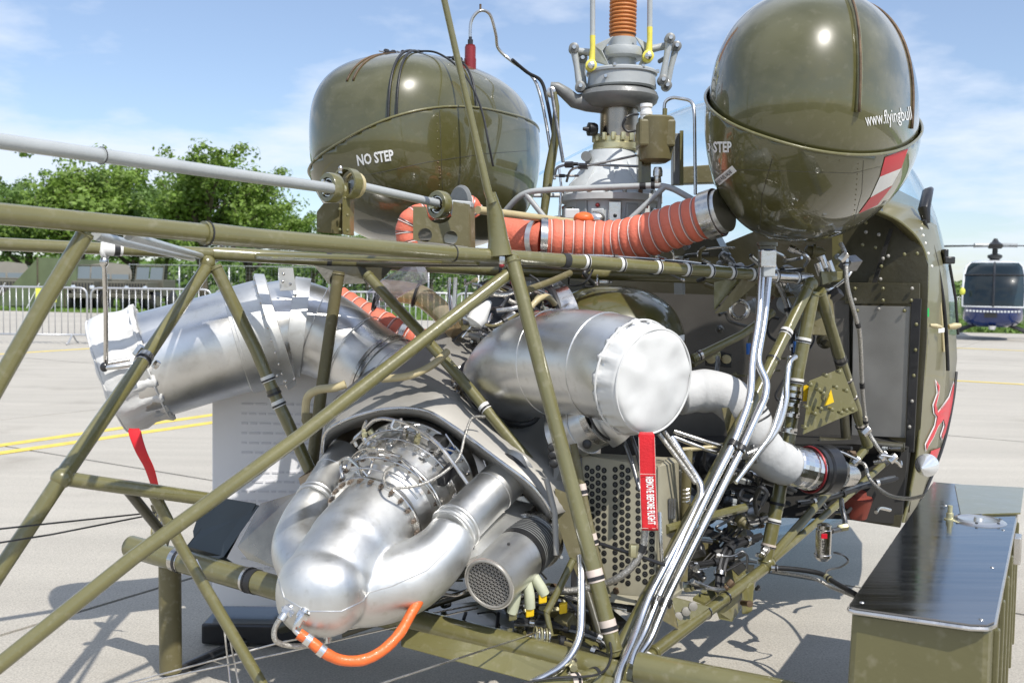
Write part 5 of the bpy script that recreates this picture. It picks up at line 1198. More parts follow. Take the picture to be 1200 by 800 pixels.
r2 = [.162 - .033 * min(1, i / 24) for i in range(len(ex2))]
e2 = obj('exhaust_elbow', MB().tube(ex2, r2, 56), 'alum', H, ang=180)
for t in (.22, .5, .80):
    p, a = at(ex2, t); i = int(t * (len(r2) - 1)); obj('weld_seam', MB().torus(p, a, r2[i] + .0003, .0018, 56, 6), 'alum_soft', e2)
for t in (.70, .73):
    p, a = at(ex2, t); obj('clamp_band', MB().band(p, a, .132, .012, .004, 48), 'steel', e2)
p, a = at(ex2, .13); obj('elbow_overlap', MB().band(p, a, .160, .05, .0025, 56), 'alum_soft', e2)
cl_ = P(127, 441, 3.11)
cover(cl_, Vector((-.9, -.27, -.33)), .180, .14, 'exhaust_cover', 'silvery gathered cloth cover over the far left exhaust outlet, twisted red ribbon below', 'silver_cloth',
      ([(157, 502, 2.98), (160, 514, 2.96), (166, 530, 2.95), (175, 548, 2.97), (181, 567, 3.0)], (.020, -.75)), None, 5, skirt_r=.98)
tube('support_rod', [(122, 300, 2.74), (124, 365, 2.83), (124, 427, 2.90)], 5.5, 'steel', H, 12)
obj('rod_clamp', MB().torus(P(123, 293, 2.75), (1, 0, 0), .02, .007, 20, 8), 'clamp_white', H)
obj('rod_end', MB().ell(P(122, 307, 2.74), (.012, 0, 0), (0, .012, 0), (0, 0, .016)), 'steel', H)
tube('support_bracket', [(120, 431, 2.88), (140, 429, 2.88), (165, 425, 2.92)], 6.5, 'alum', H, 12)
tube('support_bracket', [(123, 426, 2.9), (152, 421, 2.93)], 4.5, 'steel', H, 12)
obj('bracket_pivot', MB().ell(P(122, 430, 2.88), (.012, 0, 0), (0, .01, 0), (0, 0, .014)), 'black_metal', H)
obj('bolt', hexnut(MB(), P(163, 411, 2.6), (.6, 0, .8), .012, .03), 'steel', H); obj('bolt', hexnut(MB(), P(183, 427, 2.6), (.6, 0, .8), .009, .02), 'steel', H)
tube('hose', [(358, 488, 2.72), (360, 466, 2.7), (372, 457, 2.68), (392, 454, 2.66), (405, 450, 2.66)], 10, 'tan_tube', H, 14, 's')
tube('hose', [(448, 444, 2.72), (480, 440, 2.70), (506, 428, 2.74), (524, 412, 2.8)], 9, 'tan_tube', H, 14, 's')
obj('hose_end', MB().lathe(P(360, 484, 2.71), (0, 0, -1), [(0, .014), (.02, .016), (.03, .012)], 12), 'olive_dull', H)

# ---- glossy olive intake cowl beside the engine
obj('intake_cowl', MB().ell(P(716, 408, 3.25), RT * .235, AX * .24, UP * .205, 2.3, 64, 36), 'olive_tank', H, ang=180)
obj('cowl_band', MB().torus(P(654, 372, 3.12), (1, .1, .35), .10, .012, 40, 8), 'rubber', H)
obj('cowl_inlet', MB().lathe(P(650, 376, 3.1), (-1, -.2, -.3), [(-.06, .10), (0, .095), (.01, .085), (.03, .05)], 32), 'steel', H)
obj('cowl_latch', MB().box(P(796, 397, 3.1), (.03, 0, .008), (0, .02, 0), (0, 0, .02)), 'clamp_white', H, smooth=False, bevel=.002)
# ---- silver elbow below the exhaust with band clamp
sp = smooth_path(PP([(618, 480, 2.85), (650, 500, 2.8), (668, 508, 2.76)]), 5)
obj('bleed_pipe', MB().lathe(P(655, 470, 2.78), (.1, -.1, -1), [(-.05, .04), (.02, .046), (.06, .046)], 30), 'alum_soft', H)
el = obj('bleed_elbow', MB().tube(PP([(655, 516, 2.72), (672, 508, 2.70), (684, 503, 2.67), (702, 492, 2.64)]), [.068, .068, .068, .066], 40, ), 'alum', H, ang=24)
obj('elbow_seam', MB().torus(P(684, 503, 2.67), P(702, 492, 2.64) - P(655, 516, 2.72), .069, .002, 40, 6), 'alum_soft', el)
qa = (P(724, 500, 2.6) - P(700, 494, 2.63)).normalized(); qa = (P(702, 492, 2.64) - P(672, 508, 2.70)).normalized()
for dd, w_, m_ in ((.0, .022, 'steel'), (.026, .006, 'rubber')): obj('band_clamp', MB().band(P(703, 491.5, 2.64) + qa * dd, qa, .068, w_, .003, 36), m_, el)
obj('outlet_tube', MB().tube(smooth_path(PP([(704, 491, 2.64), (722, 494, 2.62), (735, 505, 2.62)]), 5), .058, 32), 'alum_soft', H)
obj('clamp_screw', MB().tube(PP([(686, 475, 2.56), (702, 478, 2.56)]), .008, 10), 'steel', H)
for x, y in ((604, 496), (612, 503)): pass
for x, y, d in ((647, 524, 2.55), (648, 533, 2.55), (649, 543, 2.54), (688, 520, 2.5)): obj('hole_dot', MB().ell(P(x, y, d), (.012, 0, 0), (0, .006, 0), (0, 0, .012)), 'rubber', H)  # black beads drawn where the plate has holes

# ---- generator with perforated inlet under the right arm
g0, g1 = P(573, 684, 2.36), P(625, 634, 2.56); gax = (g0 - g1).normalized(); gl = (g0 - g1).length
gen = obj('generator', MB().lathe(g1, gax, [(-.05, .05), (-.02, .072), (.0, .072), (.0, .066), (.09, .066), (.091, .070), (gl - .01, .066), (gl, .068), (gl, .060), (gl - .02, .058)], 48), 'alum', H, ang=30)
obj('generator_body', MB().band(g1 + gax * .045, gax, .0665, .08, .003, 48), 'black_metal', gen)
for i in range(7): obj('vent_slot', MB().band(g1 + gax * (.018 + i * .008), gax, .0698, .003, .0008, 48), 'grey_dark', gen)
obj('label', MB().lathe(g1 + gax * .05, gax, [(0, .0715), (.035, .0715)], 48, cap=False), 'grey_dark', gen) if False else None
obj('generator_flange', MB().band(g1 + gax * -.01, gax, .070, .018, .008, 40), 'steel', gen)
# perforated grille: real holes as a lattice of thin bars
gm = MB(); gu = gax.orthogonal().normalized(); gv = gax.cross(gu)
for i in range(-6, 7):
    h = i * .0095; L2 = math.sqrt(max(0, .0585 ** 2 - h * h))
    for (a_, b_) in ((gu, gv), (gu * cos(pi / 3) + gv * sin(pi / 3), gv * cos(pi / 3) - gu * sin(pi / 3)), (gu * cos(2 * pi / 3) + gv * sin(2 * pi / 3), gv * cos(2 * pi / 3) - gu * sin(2 * pi / 3))):
        gm.tube([g0 + gax * .001 + b_ * h - a_ * L2, g0 + gax * .001 + b_ * h + a_ * L2], .0011, 5)
gr = obj('perforated_grille', gm, 'titan', gen); gr['kind'] = 'stuff'
obj('grille_rim', MB().torus(g0 + gax * .001, gax, .0605, .0042, 48, 8), 'titan', gen)
obj('grille_backing', MB().lathe(g0 - gax * .012, gax, [(0, .058), (.002, .058)], 36), 'cavity', gen)
plate('generator_shroud', [(548, 656, 2.42), (560, 632, 2.48), (600, 585, 2.62), (625, 590, 2.6), (603, 632, 2.48), (583, 648, 2.43)], .004, 'alum_soft', H, (0, .2, -1), bevel=.001)
plate('shroud_side', [(548, 656, 2.415), (583, 648, 2.425), (603, 632, 2.475), (602, 640, 2.475), (570, 660, 2.42), (542, 664, 2.41)], .003, 'titan', H, (0, 1, 0))
plate('shroud_flange', [(600, 636, 2.47), (626, 592, 2.59), (628, 600, 2.59), (604, 642, 2.47)], .003, 'steel', H, (.6, .4, 0))
for x, y in ((560, 655), (570, 655), (596, 637)): obj('screw', MB().ell(P(x, y, 2.408), (.004, 0, 0), (0, .003, 0), (0, 0, .004), 2, 8, 5), 'rubber', H)
# foam-wrapped cable ends
for pts in ([(604, 682, 2.42), (604, 700, 2.42), (600, 718, 2.42)], [(616, 678, 2.44), (620, 695, 2.43), (621, 712, 2.43)], [(626, 676, 2.45), (634, 688, 2.44), (638, 696, 2.44)]):
    tube('wrapped_cable_end', pts, [.012, .017, .015] if False else 13, 'cadmium', H, 12, 's')
mat('pale_wrap', (.50, .52, .38), .6, 0, 0, .1, 20); 
for o in list(H.children):
    if o.name.startswith('wrapped_cable_end'): o.data.materials[0] = MATS['pale_wrap']
for a in ((601, 720, 2.42), (621, 716, 2.43), (636, 700, 2.44), (660, 712, 2.45)):
    obj('terminal', MB().box(P(*a), (.02, 0, .004), (0, .018, 0), (0, 0, .025)), 'warn_yellow' if a[0] != 601 else 'olive', H, smooth=False, bevel=.003)

# ---- oil cooler housing with black discs drawn for its round holes
fA = [(683, 533, 2.66), (770, 550, 2.52), (768, 700, 2.48), (686, 690, 2.6)]
_pl = [(682, 532, 2.68), (771, 547, 2.56), (769, 702, 2.50)]
cool = obj('oil_cooler', MB().prism([planar(_pl, x, y) for x, y in ((682, 532), (771, 547), (769, 702), (680, 692))], Vector((.2, 1, 0)) * .02), 'beige', H, smooth=False, bevel=.003)
plate('cooler_side', [(771, 547, 2.555), (783, 536, 2.68), (801, 540, 2.74), (801, 612, 2.74), (800, 690, 2.70), (770, 700, 2.50)], .004, 'beige', H, (0, 1, .0), bevel=.001)
plate('cooler_top', [(682, 530, 2.70), (790, 536, 2.80), (771, 546, 2.56)], .004, 'beige', H, (0, 0, -1))
plate('cooler_flange', [(676, 692, 2.58), (770, 701, 2.49), (800, 690, 2.6), (798, 696, 2.6), (769, 712, 2.47), (676, 700, 2.57)], .004, 'beige', H, (0, 1, 0))
for i in range(3): plate('louvre', [(783 + i * 3, 584, 2.62), (785.5 + i * 3, 583, 2.62), (785.5 + i * 3, 606, 2.62), (783 + i * 3, 608, 2.62)], .006, 'steel_dark', H, (0, -1, 0))
hm = []
rowsx = [[(688, 0), (694, 4), (701, 0), (708, 3)], [(721, 2), (729, -1), (736, 3)], [(748, 0), (756, 4), (764, 1)]]
cnt = 0; _a, _b, _c = PP([(682, 532, 2.68), (771, 547, 2.56), (769, 702, 2.50)]); cn = (_b - _a).cross(_c - _a).normalized(); cn = cn if cn.y < 0 else -cn
for g, row in enumerate(rowsx):
    for x, dy in row:
        y = 548 + dy + (0 if g < 2 else 6)
        while y < (685 if g else 662):
            if g == 2 and x < 758 and y < 560: y += 8.8; continue
            p = planar([(682, 532, 2.68), (771, 547, 2.56), (769, 702, 2.50)], x + (y - 540) * .0, y)
            o = obj('hole_disc', MB().lathe(p, cn, [(-.002, .0079), (.0006, .0079), (.0008, .0072), (.0007, .0005)], 12), 'cavity', cool)  # black disc on the surface, painted as the dark inside of a hole
            obj('tube_end', MB().band(p, cn, .0026, .003, .0008, 8), 'steel_dark', o)
            y += 8.8; cnt += 1
print('cooler holes', cnt)
for x, y in ((700, 691), (722, 692), (757, 697)): obj('bolt', hexnut(MB(), P(x, y, 2.55), (0, -1, 0), .008, .02), 'rusty', H)

# ---- white wrapped duct, foil joint, black drum
q = smooth_path(PP([(795, 462, 2.9), (820, 458, 2.92), (848, 462, 2.92), (874, 485, 2.92), (886, 512, 2.92), (900, 534, 2.95), (922, 545, 3.0)]), 8)
wr = obj('wrapped_duct', MB().tube(q, [.062 + .004 * noise.noise(p * 22) for i, p in enumerate(q)], 36), 'wrap', H, ang=180)
for t in (.5, .53): p, a = at(q, t); obj('cord', MB().torus(p, a, .064, .003, 36, 6), 'rubber', wr)
q2 = smooth_path(PP([(918, 543, 3.0), (935, 547, 3.02), (952, 551, 3.05)]), 6)
obj('foil_joint', MB().tube(q2, [.062 + .008 * noise.noise(p * 70) for p in q2], 30), 'pipe_silver', H, ang=10)
dr = obj('blower_drum', MB().lathe(P(950, 550, 3.06), (1, .55, -.08), [(0, .066), (.004, .074), (.02, .074), (.022, .066), (.03, .078), (.075, .078), (.08, .05), (.11, .045), (.14, .03)], 40), 'black_metal', H)
obj('drum_ring', MB().torus(P(948, 550, 3.05), (1, .55, -.08), .070, .004, 40, 6), 'red_knob', dr)
obj('drum_nose', MB().lathe(P(985, 556, 3.16), (1, .5, -.1), [(0, .04), (.05, .034), (.07, .02)], 24), 'steel', H)
obj('red_canister', MB().lathe(P(1004, 590, 3.6), (.1, -.2, 1), [(-.05, .02), (-.045, .045), (.03, .052), (.035, .03), (.05, .025)], 20), 'shaded_red', H)
plate('strap_bracket', [(846, 478, 2.85), (876, 476, 2.9), (858, 508, 2.86), (853, 512, 2.86)], .005, 'olive_dull', H, (0, 1, 0))

# ---- long silver pipes running down the frame
sp = dict(curve='b', rad=.05)
PR = [[(893, 312, 2.98), (890, 370, 2.9), (881, 424, 2.82), (880, 466, 2.76), (859, 521, 2.68), (838, 561, 2.62), (770, 702, 2.44), (755, 742, 2.38), (737, 772, 2.3), (737, 830, 2.2)],
      [(902, 312, 3.0), (896, 375, 2.94), (887, 424, 2.86), (899, 448, 2.84), (897, 465, 2.82), (868, 528, 2.7), (780, 704, 2.47), (762, 750, 2.4), (748, 768, 2.36), (722, 815, 2.2)],
      [(786, 512, 2.66), (803, 540, 2.64), (821, 567, 2.62), (822, 580, 2.6), (812, 602, 2.58), (760, 700, 2.42), (745, 742, 2.34), (728, 780, 2.24), (716, 830, 2.15)]]
for i, p in enumerate(PR): tube('silver_pipe', p, 9.2, 'pipe_silver', H, 16, **sp)
for x, y, d in ((859, 520, 2.68), (868, 525, 2.70), (761, 702, 2.42), (771, 703, 2.44), (781, 705, 2.47)):
    ax = P(838, 561, 2.62) - P(859, 521, 2.68); obj('pipe_clamp', MB().band(P(x, y, d), ax, .0105, .018, .003, 18), 'rubber', H)
    obj('pipe_clamp', MB().band(P(x, y + 3, d), ax, .0107, .006, .0038, 18), 'steel', H)
tube('silver_pipe', [(680, 652, 2.42), (682, 668, 2.38), (681, 748, 2.3), (662, 780, 2.24), (624, 800, 2.18)], 9.6, 'pipe_silver', H, 16, **sp)
obj('pipe_clamp', MB().band(P(668, 773, 2.26), (.6, 0, 1), .0112, .016, .004, 18), 'steel', H)
obj('bolt', hexnut(MB(), P(672, 781, 2.24), (0, -1, 0), .010, .02), 'cadmium', H)
tube('silver_pipe', [(932, 418, 2.98), (925, 425, 2.95), (922, 450, 2.92), (921, 470, 2.9), (912, 500, 2.88), (895, 522, 2.86), (875, 532, 2.84)], 7, 'pipe_silver', H, 14, 's')
tube('silver_pipe', [(926, 418, 2.97), (918, 460, 2.92), (905, 505, 2.86), (888, 530, 2.82), (862, 565, 2.75)], 6, 'pipe_silver', H, 14, 's')
for pts in ([(728, 508, 2.6), (740, 540, 2.55), (750, 575, 2.5)], [(738, 506, 2.6), (748, 535, 2.56), (752, 560, 2.5)], [(772, 508, 2.6), (800, 545, 2.6), (815, 566, 2.6)], [(778, 505, 2.62), (806, 545, 2.62), (818, 565, 2.62)]):
    tube('hose', pts, 5.5, 'braid' if pts[0][0] > 760 else 'steel_dark', H, 10, 's')
tube('braided_hose', [(756, 615, 2.44), (754, 638, 2.44), (742, 662, 2.44), (722, 678, 2.45), (700, 686, 2.48), (670, 692, 2.5), (636, 692, 2.52)], 9, 'braid', H, 14, 's', clamps=((.16, 'rubber', .02),))
tube('black_rod', [(704, 637, 2.5), (742, 649, 2.46), (780, 662, 2.42)], 4.5, 'black_metal', H, 10); obj('pipe_union', hexnut(MB(), P(743, 645, 2.44), (0, 0, 1), .013, .03), 'cadmium', H)
for a, b in (((773, 600, 2.52), (776, 660, 2.5)),): tube('silver_pipe', [a, (774, 630, 2.5), b], 5, 'steel', H, 10)
tube('frame_strut', [(780, 620, 2.6), (830, 605, 2.75), (873, 594, 2.9)], 11, 'olive', H, 8)
tube('frame_strut', [(806, 527, 2.7), (803, 600, 2.7), (800, 680, 2.68)], 12, 'olive_dull', H, 10)
tube('frame_strut', [(852, 523, 2.9), (835, 555, 2.85), (815, 600, 2.8)], 8, 'olive', H, 10)
tube('frame_strut', [(800, 527, 2.8), (830, 524, 2.8), (858, 520, 2.82)], 6, 'tan_tube', H, 10)
for pts in ([(790, 505, 2.8), (830, 518, 2.8), (872, 530, 2.82)], [(790, 512, 2.8), (830, 527, 2.8), (868, 538, 2.82)]): tube('silver_pipe', pts, 5.5, 'steel', H, 10, 's')
obj('spring', MB().tube([P(804, 590, 2.6) + Vector((cos(i * .9) * .009, sin(i * .9) * .009, .0015 * i)) for i in range(28)], .002, 6), 'steel', H)

# ---- yellow triangle gusset on the frame
gpoly = [(949, 446, 3.02), (987, 431, 3.08), (1006, 481, 3.12), (941, 509, 3.0)]
gus = plate('warning_plate', gpoly, .005, 'olive', H, (0, 1, 0), bevel=.001)
plate('warning_triangle', [(974, 456, 3.035), (977.5, 471, 3.035), (965.5, 476, 3.03)], .0015, 'warn_yellow', gus, (0, 1, 0))
for x, y in ((951, 451), (969, 440), (985, 436), (961, 457), (981, 454), (993, 458), (946, 477), (956, 485), (963, 479), (976, 480), (987, 484), (993, 481), (1000, 480), (944, 501), (966, 461)):
    obj('rivet', MB().lathe(P(x, y, 2.985), (0, 1, 0), [(0, .003), (.002, .006), (.03, .006)], 10), 'olive', gus)
for y in (462, 470): plate('yellow_tab', [(942, y - 18, 3.05), (949, y - 20, 3.05), (947, y, 3.05), (941, y, 3.05)], .004, 'warn_yellow', H, (0, 1, 0)) if y == 470 else None
for y in (455, 463, 474, 486, 504):
    obj('hose_clamp', MB().band(P(931 - (y - 440) * .13, y, 3.08), (P(935, 435, 3.1) - P(925, 510, 3.08)), .0225, .012, .004, 24), 'steel', H)
plate('bracket', [(924, 348, 3.2), (975, 345, 3.3), (980, 385, 3.3), (968, 393, 3.28), (945, 392, 3.25)], .006, 'olive_dull', H, (0, 1, 0), bevel=.002)
plate('bracket', [(962, 318, 3.12), (988, 318, 3.14), (986, 327, 3.14), (964, 334, 3.12)], .02, 'olive', H, (0, 1, 0), bevel=.002)

# ================================================================== CABIN
bh = lambda x, y, dd=0: (x, y, TD(x, 1060, 3.75) + dd)
bul = plate('cabin_bulkhead', [bh(600, 300), bh(850, 285), bh(960, 240), bh(1020, 243), bh(1054, 258), bh(1078, 282), bh(1088, 310), bh(1086, 400), bh(1079, 500), bh(1066, 600), bh(960, 606), bh(820, 600), bh(640, 580)], .012, 'olive_dark', H, AX)
plate('heat_panel', [bh(652, 340, -.03), bh(800, 344, -.03), bh(995, 352, -.03), bh(996, 520, -.03), bh(800, 528, -.03), bh(655, 520, -.03)], .006, 'warm_panel', H, AX)
pn = plate('light_panel', [bh(1000, 358, -.05), bh(1067, 359, -.05), bh(1061, 513, -.05), bh(998, 510, -.05)], .006, 'light_panel', H, AX, bevel=.002)
plate('frame_beam', [bh(990, 331, -.05), bh(1078, 332, -.05), bh(1078, 356, -.05), bh(990, 356, -.05)], .012, 'olive_dark', H, AX, bevel=.002)
plate('frame_beam', [bh(1068, 350, -.06), bh(1080, 350, -.06), bh(1071, 530, -.06), bh(1061, 530, -.06)], .014, 'black_metal', H, AX, bevel=.002)
plate('frame_beam', [bh(1042, 268, -.05), bh(1046, 268, -.05), bh(1027, 331, -.05), bh(1022, 331, -.05)], .02, 'cavity', H, AX)
plate('frame_beam', [bh(790, 300, -.3), bh(800, 300, -.3), bh(800, 345, -.3), bh(790, 345, -.3)], .03, 'grey_paint', H, AX)
plate('frame_beam', [bh(926, 298, -.1), bh(942, 296, -.1), bh(944, 330, -.1), bh(928, 330, -.1)], .03, 'olive_dark', H, AX)
plate('frame_beam', [bh(975, 270, -.12), bh(986, 268, -.12), bh(986, 330, -.12), bh(976, 330, -.12)], .03, 'olive', H, AX)
for x, y in ((1015, 261), (1015, 272), (1030, 275), (1011, 287), (1026, 290), (1035, 303), (1041, 300), (1033, 312), (1032, 327), (1060, 298), (1075, 297), (1002, 338), (1035, 338), (1069, 338), (1002, 351), (1035, 352), (1068, 352), (1074, 380), (1073, 410), (1071, 440), (1069, 470), (1066, 500), (1005, 364), (1060, 364), (1030, 362)):
    obj('rivet', MB().ell(P(*bh(x, y, -.06)), (.007, 0, 0), (0, .005, 0), (0, 0, .007), 2, 10, 6), 'olive' if (x + y) % 3 else 'titan', bul)
# solid near-black block standing in for the shaded interior under the cabin floor
plate('belly_shade_block', [bh(640, 520, -.3), bh(1000, 520, -.3), bh(1064, 525, -.1), bh(1056, 614, -.1), bh(985, 608, -.3), bh(900, 606, -.3), bh(820, 610, -.3), bh(640, 600, -.3)], .3, 'cavity', H, AX)
plate('belly_rail', [bh(985, 596, -.16), bh(1058, 604, -.12), bh(1055, 618, -.12), bh(985, 607, -.16)], .03, 'olive_dark', H, AX)
plate('belly_plate', [bh(1010, 560, -.14), bh(1045, 560, -.14), bh(1030, 596, -.14), bh(1000, 590, -.14)], .01, 'grey_dark', H, AX)
# side skin, seen edge-on from behind
E_ = [(1018, 243, 3.62), (1052, 258, 3.68), (1077, 282, 3.72), (1087, 312, 3.74), (1085.5, 360, 3.74), (1085, 410, 3.74), (1080, 470, 3.74), (1075, 530, 3.72), (1066, 580, 3.70), (1058, 612, 3.68)]
M_ = [(1030, 232, 4.0), (1066, 246, 4.05), (1094, 268, 4.05), (1105, 315, 4.1), (1108, 365, 4.1), (1108, 412, 4.1), (1104, 470, 4.08), (1096, 528, 4.0), (1079, 580, 3.9), (1063, 612, 3.8)]
O_ = [(1046, 220, 4.5), (1078, 236, 4.5), (1098, 262, 4.6), (1112, 318, 4.7), (1119, 370, 4.75), (1121, 420, 4.75), (1116, 470, 4.6), (1105, 520, 4.4), (1084, 572, 4.1), (1066, 610, 3.9)]
mat('skin', (.165, .150, .075), .42, 0, .22, .08, 4, .03, 6)
skin = sheet('cabin_skin', [[(a[0] - 7, a[1] + 1, a[2] + .02) for a in E_], E_, M_, O_], .006, 'skin', H, ang=80)
obj('skin_edge', MB().tube(smooth_path(PP(E_), 5), .006, 8), 'olive', H)
tube('door_seal', [(1083, 262, 3.98), (1096, 300, 4.02), (1106, 360, 4.08), (1110, 420, 4.1), (1110, 432, 4.1)], 4, 'green_tape', H, 8, 's') if False else tube('door_seal', [(1083, 258, 3.96), (1096, 300, 4.0), (1106, 355, 4.02), (1110, 410, 4.05), (1111, 434, 4.06)], 4.5, 'rubber', H, 8, 's')
tube('door_frame', [(1080, 262, 3.95), (1093, 304, 3.98), (1102, 356, 4.0), (1106, 412, 4.02)], 3, 'tan_tube', H, 8, 's')
tube('skin_outline', [(1121, 436, 4.6), (1117, 470, 4.5), (1106, 520, 4.3), (1086, 572, 4.05), (1066, 612, 3.85)], 3.5, 'rubber', H, 8, 's')
obj('door_mirror', MB().tube(PP([(1086, 262, 4.0), (1083, 245, 4.0), (1087, 226, 4.05), (1091, 222, 4.1)]), [.014, .024, .022, .012], 10), 'black_metal', H, smooth=True)
obj('door_hinge', MB().box(P(1110, 305, 4.15), (.045, 0, 0), (0, .06, 0), (0, 0, .03)), 'black_metal', H, bevel=.005); obj('door_hinge', MB().box(P(1107, 299, 4.15), (.02, 0, 0), (0, .04, 0), (0, 0, .05)), 'black_metal', H, bevel=.005)
tube('door_post', [(1113, 310, 4.25), (1120, 350, 4.3), (1123, 392, 4.3)], 3.5, 'rubber', H, 8)
obj('door_handle', MB().tube(PP([(1112, 383, 4.0), (1119, 382, 4.0), (1126, 381, 4.0)]), [.010, .014, .008], 10), 'tan_tube', H)
obj('door_handle', MB().tube(PP([(1090, 381, 3.72), (1097, 382, 3.72), (1103, 383, 3.74)]), [.006, .010, .006], 10), 'tan_tube', H)
plate('door_pane', [(1100, 300, 4.3), (1112, 306, 4.4), (1122, 350, 4.6), (1124, 392, 4.6), (1112, 392, 4.25), (1108, 350, 4.2)], .004, 'canopy_glass', H, (0, 1, 0))
plate('tape_mark', [(1085, 361, 3.73), (1089, 361, 3.73), (1089, 371, 3.73), (1085, 371, 3.73)], .003, 'green_tape', H, (0, 1, 0))
plate('placard', [(1100, 385, 3.86), (1107, 384, 3.9), (1107, 389, 3.9), (1100, 390, 3.86)], .003, 'white_print', H, (0, 1, 0))
for y in (268, 276, 285, 297, 312): obj('rivet', MB().ell(P(1078 + (y - 262) * .28, y, 3.82), (.006, 0, 0), (0, .004, 0), (0, 0, .006), 2, 10, 6), 'white_print', skin)
obj('position_light', MB().lathe(P(1086, 545, 3.62), (-.55, -.8, 0), [(-.01, .042), (0, .042), (.02, .036), (.05, .02), (.085, .003)], 24), 'lamp_glass', H)
bvS = bvh_of(skin)
bull_w = [(1095, 444), (1101, 452), (1100, 462), (1097, 474), (1098, 482), (1104, 474), (1111, 464), (1117, 446), (1117.5, 460), (1115, 478), (1111, 494), (1108, 506), (1103, 516), (1101, 510), (1105, 498), (1104, 492), (1099, 500), (1094, 512), (1088, 522), (1084, 529), (1083, 520), (1088, 510), (1094, 498), (1096, 488), (1093, 484), (1092, 474), (1097, 460), (1096, 452)]
def inset(p, f):
    n = len(p); out = []
    for i in range(n):
        a, b, c = Vector(p[i - 1]), Vector(p[i]), Vector(p[(i + 1) % n]); e1 = (b - a).normalized(); e2 = (c - b).normalized(); nn = Vector((-(e1.y + e2.y), e1.x + e2.x))
        nn = nn.normalized() if nn.length > 1e-4 else Vector((0, 0)); out.append((b.x + nn.x * f, b.y + nn.y * f))
    return out
V, Fc = poly2(bull_w, 2); decal('bull_emblem_outline', V, Fc, bvS, 'white_print', skin, .004, 4.0)
V, Fc = poly2(inset(bull_w, 1.3), 2); decal('bull_emblem', V, Fc, bvS, 'flag_red', skin, .009, 4.0)
V, Fc = poly2([(1090, 528), (1101, 524), (1096, 538), (1090, 548), (1087, 540)], 2); decal('emblem_mark', V, Fc, bvS, 'flag_red', skin, .006, 4.0)
# clear canopy bubble in front of the bulkhead
can = MB().ell(P(880, 372, 4.85), RT * .88, AX * .95, UP * 1.04, 2.3, 72, 48)
bmesh.ops.bisect_plane(can.b, geom=can.b.verts[:] + can.b.edges[:] + can.b.faces[:], plane_co=P(880, 372, 4.35), plane_no=-AX, clear_outer=True)
obj('canopy', can, 'canopy_glass', H, ang=180)
tube('canopy_rim', [(614, 215, 4.3), (660, 188, 4.3), (740, 150, 4.35), (830, 117, 4.4), (880, 112, 4.4)], 3.0, 'canopy_glass', H, 8, 's')
plate('cabin_top_rail', [(790, 196, 4.1), (845, 192, 4.05), (845, 214, 4.05), (790, 216, 4.1)], .06, 'olive_dull', H, (0, 1, 0), bevel=.004)
# seats and far cabin structure seen as dark shapes left of the mast
plate('cabin_roof_panel', [bh(600, 262, -.2), bh(700, 262, -.2), bh(830, 262, -.3), bh(850, 300, -.3), bh(600, 310, -.2)], .1, 'olive_dark', H, AX)

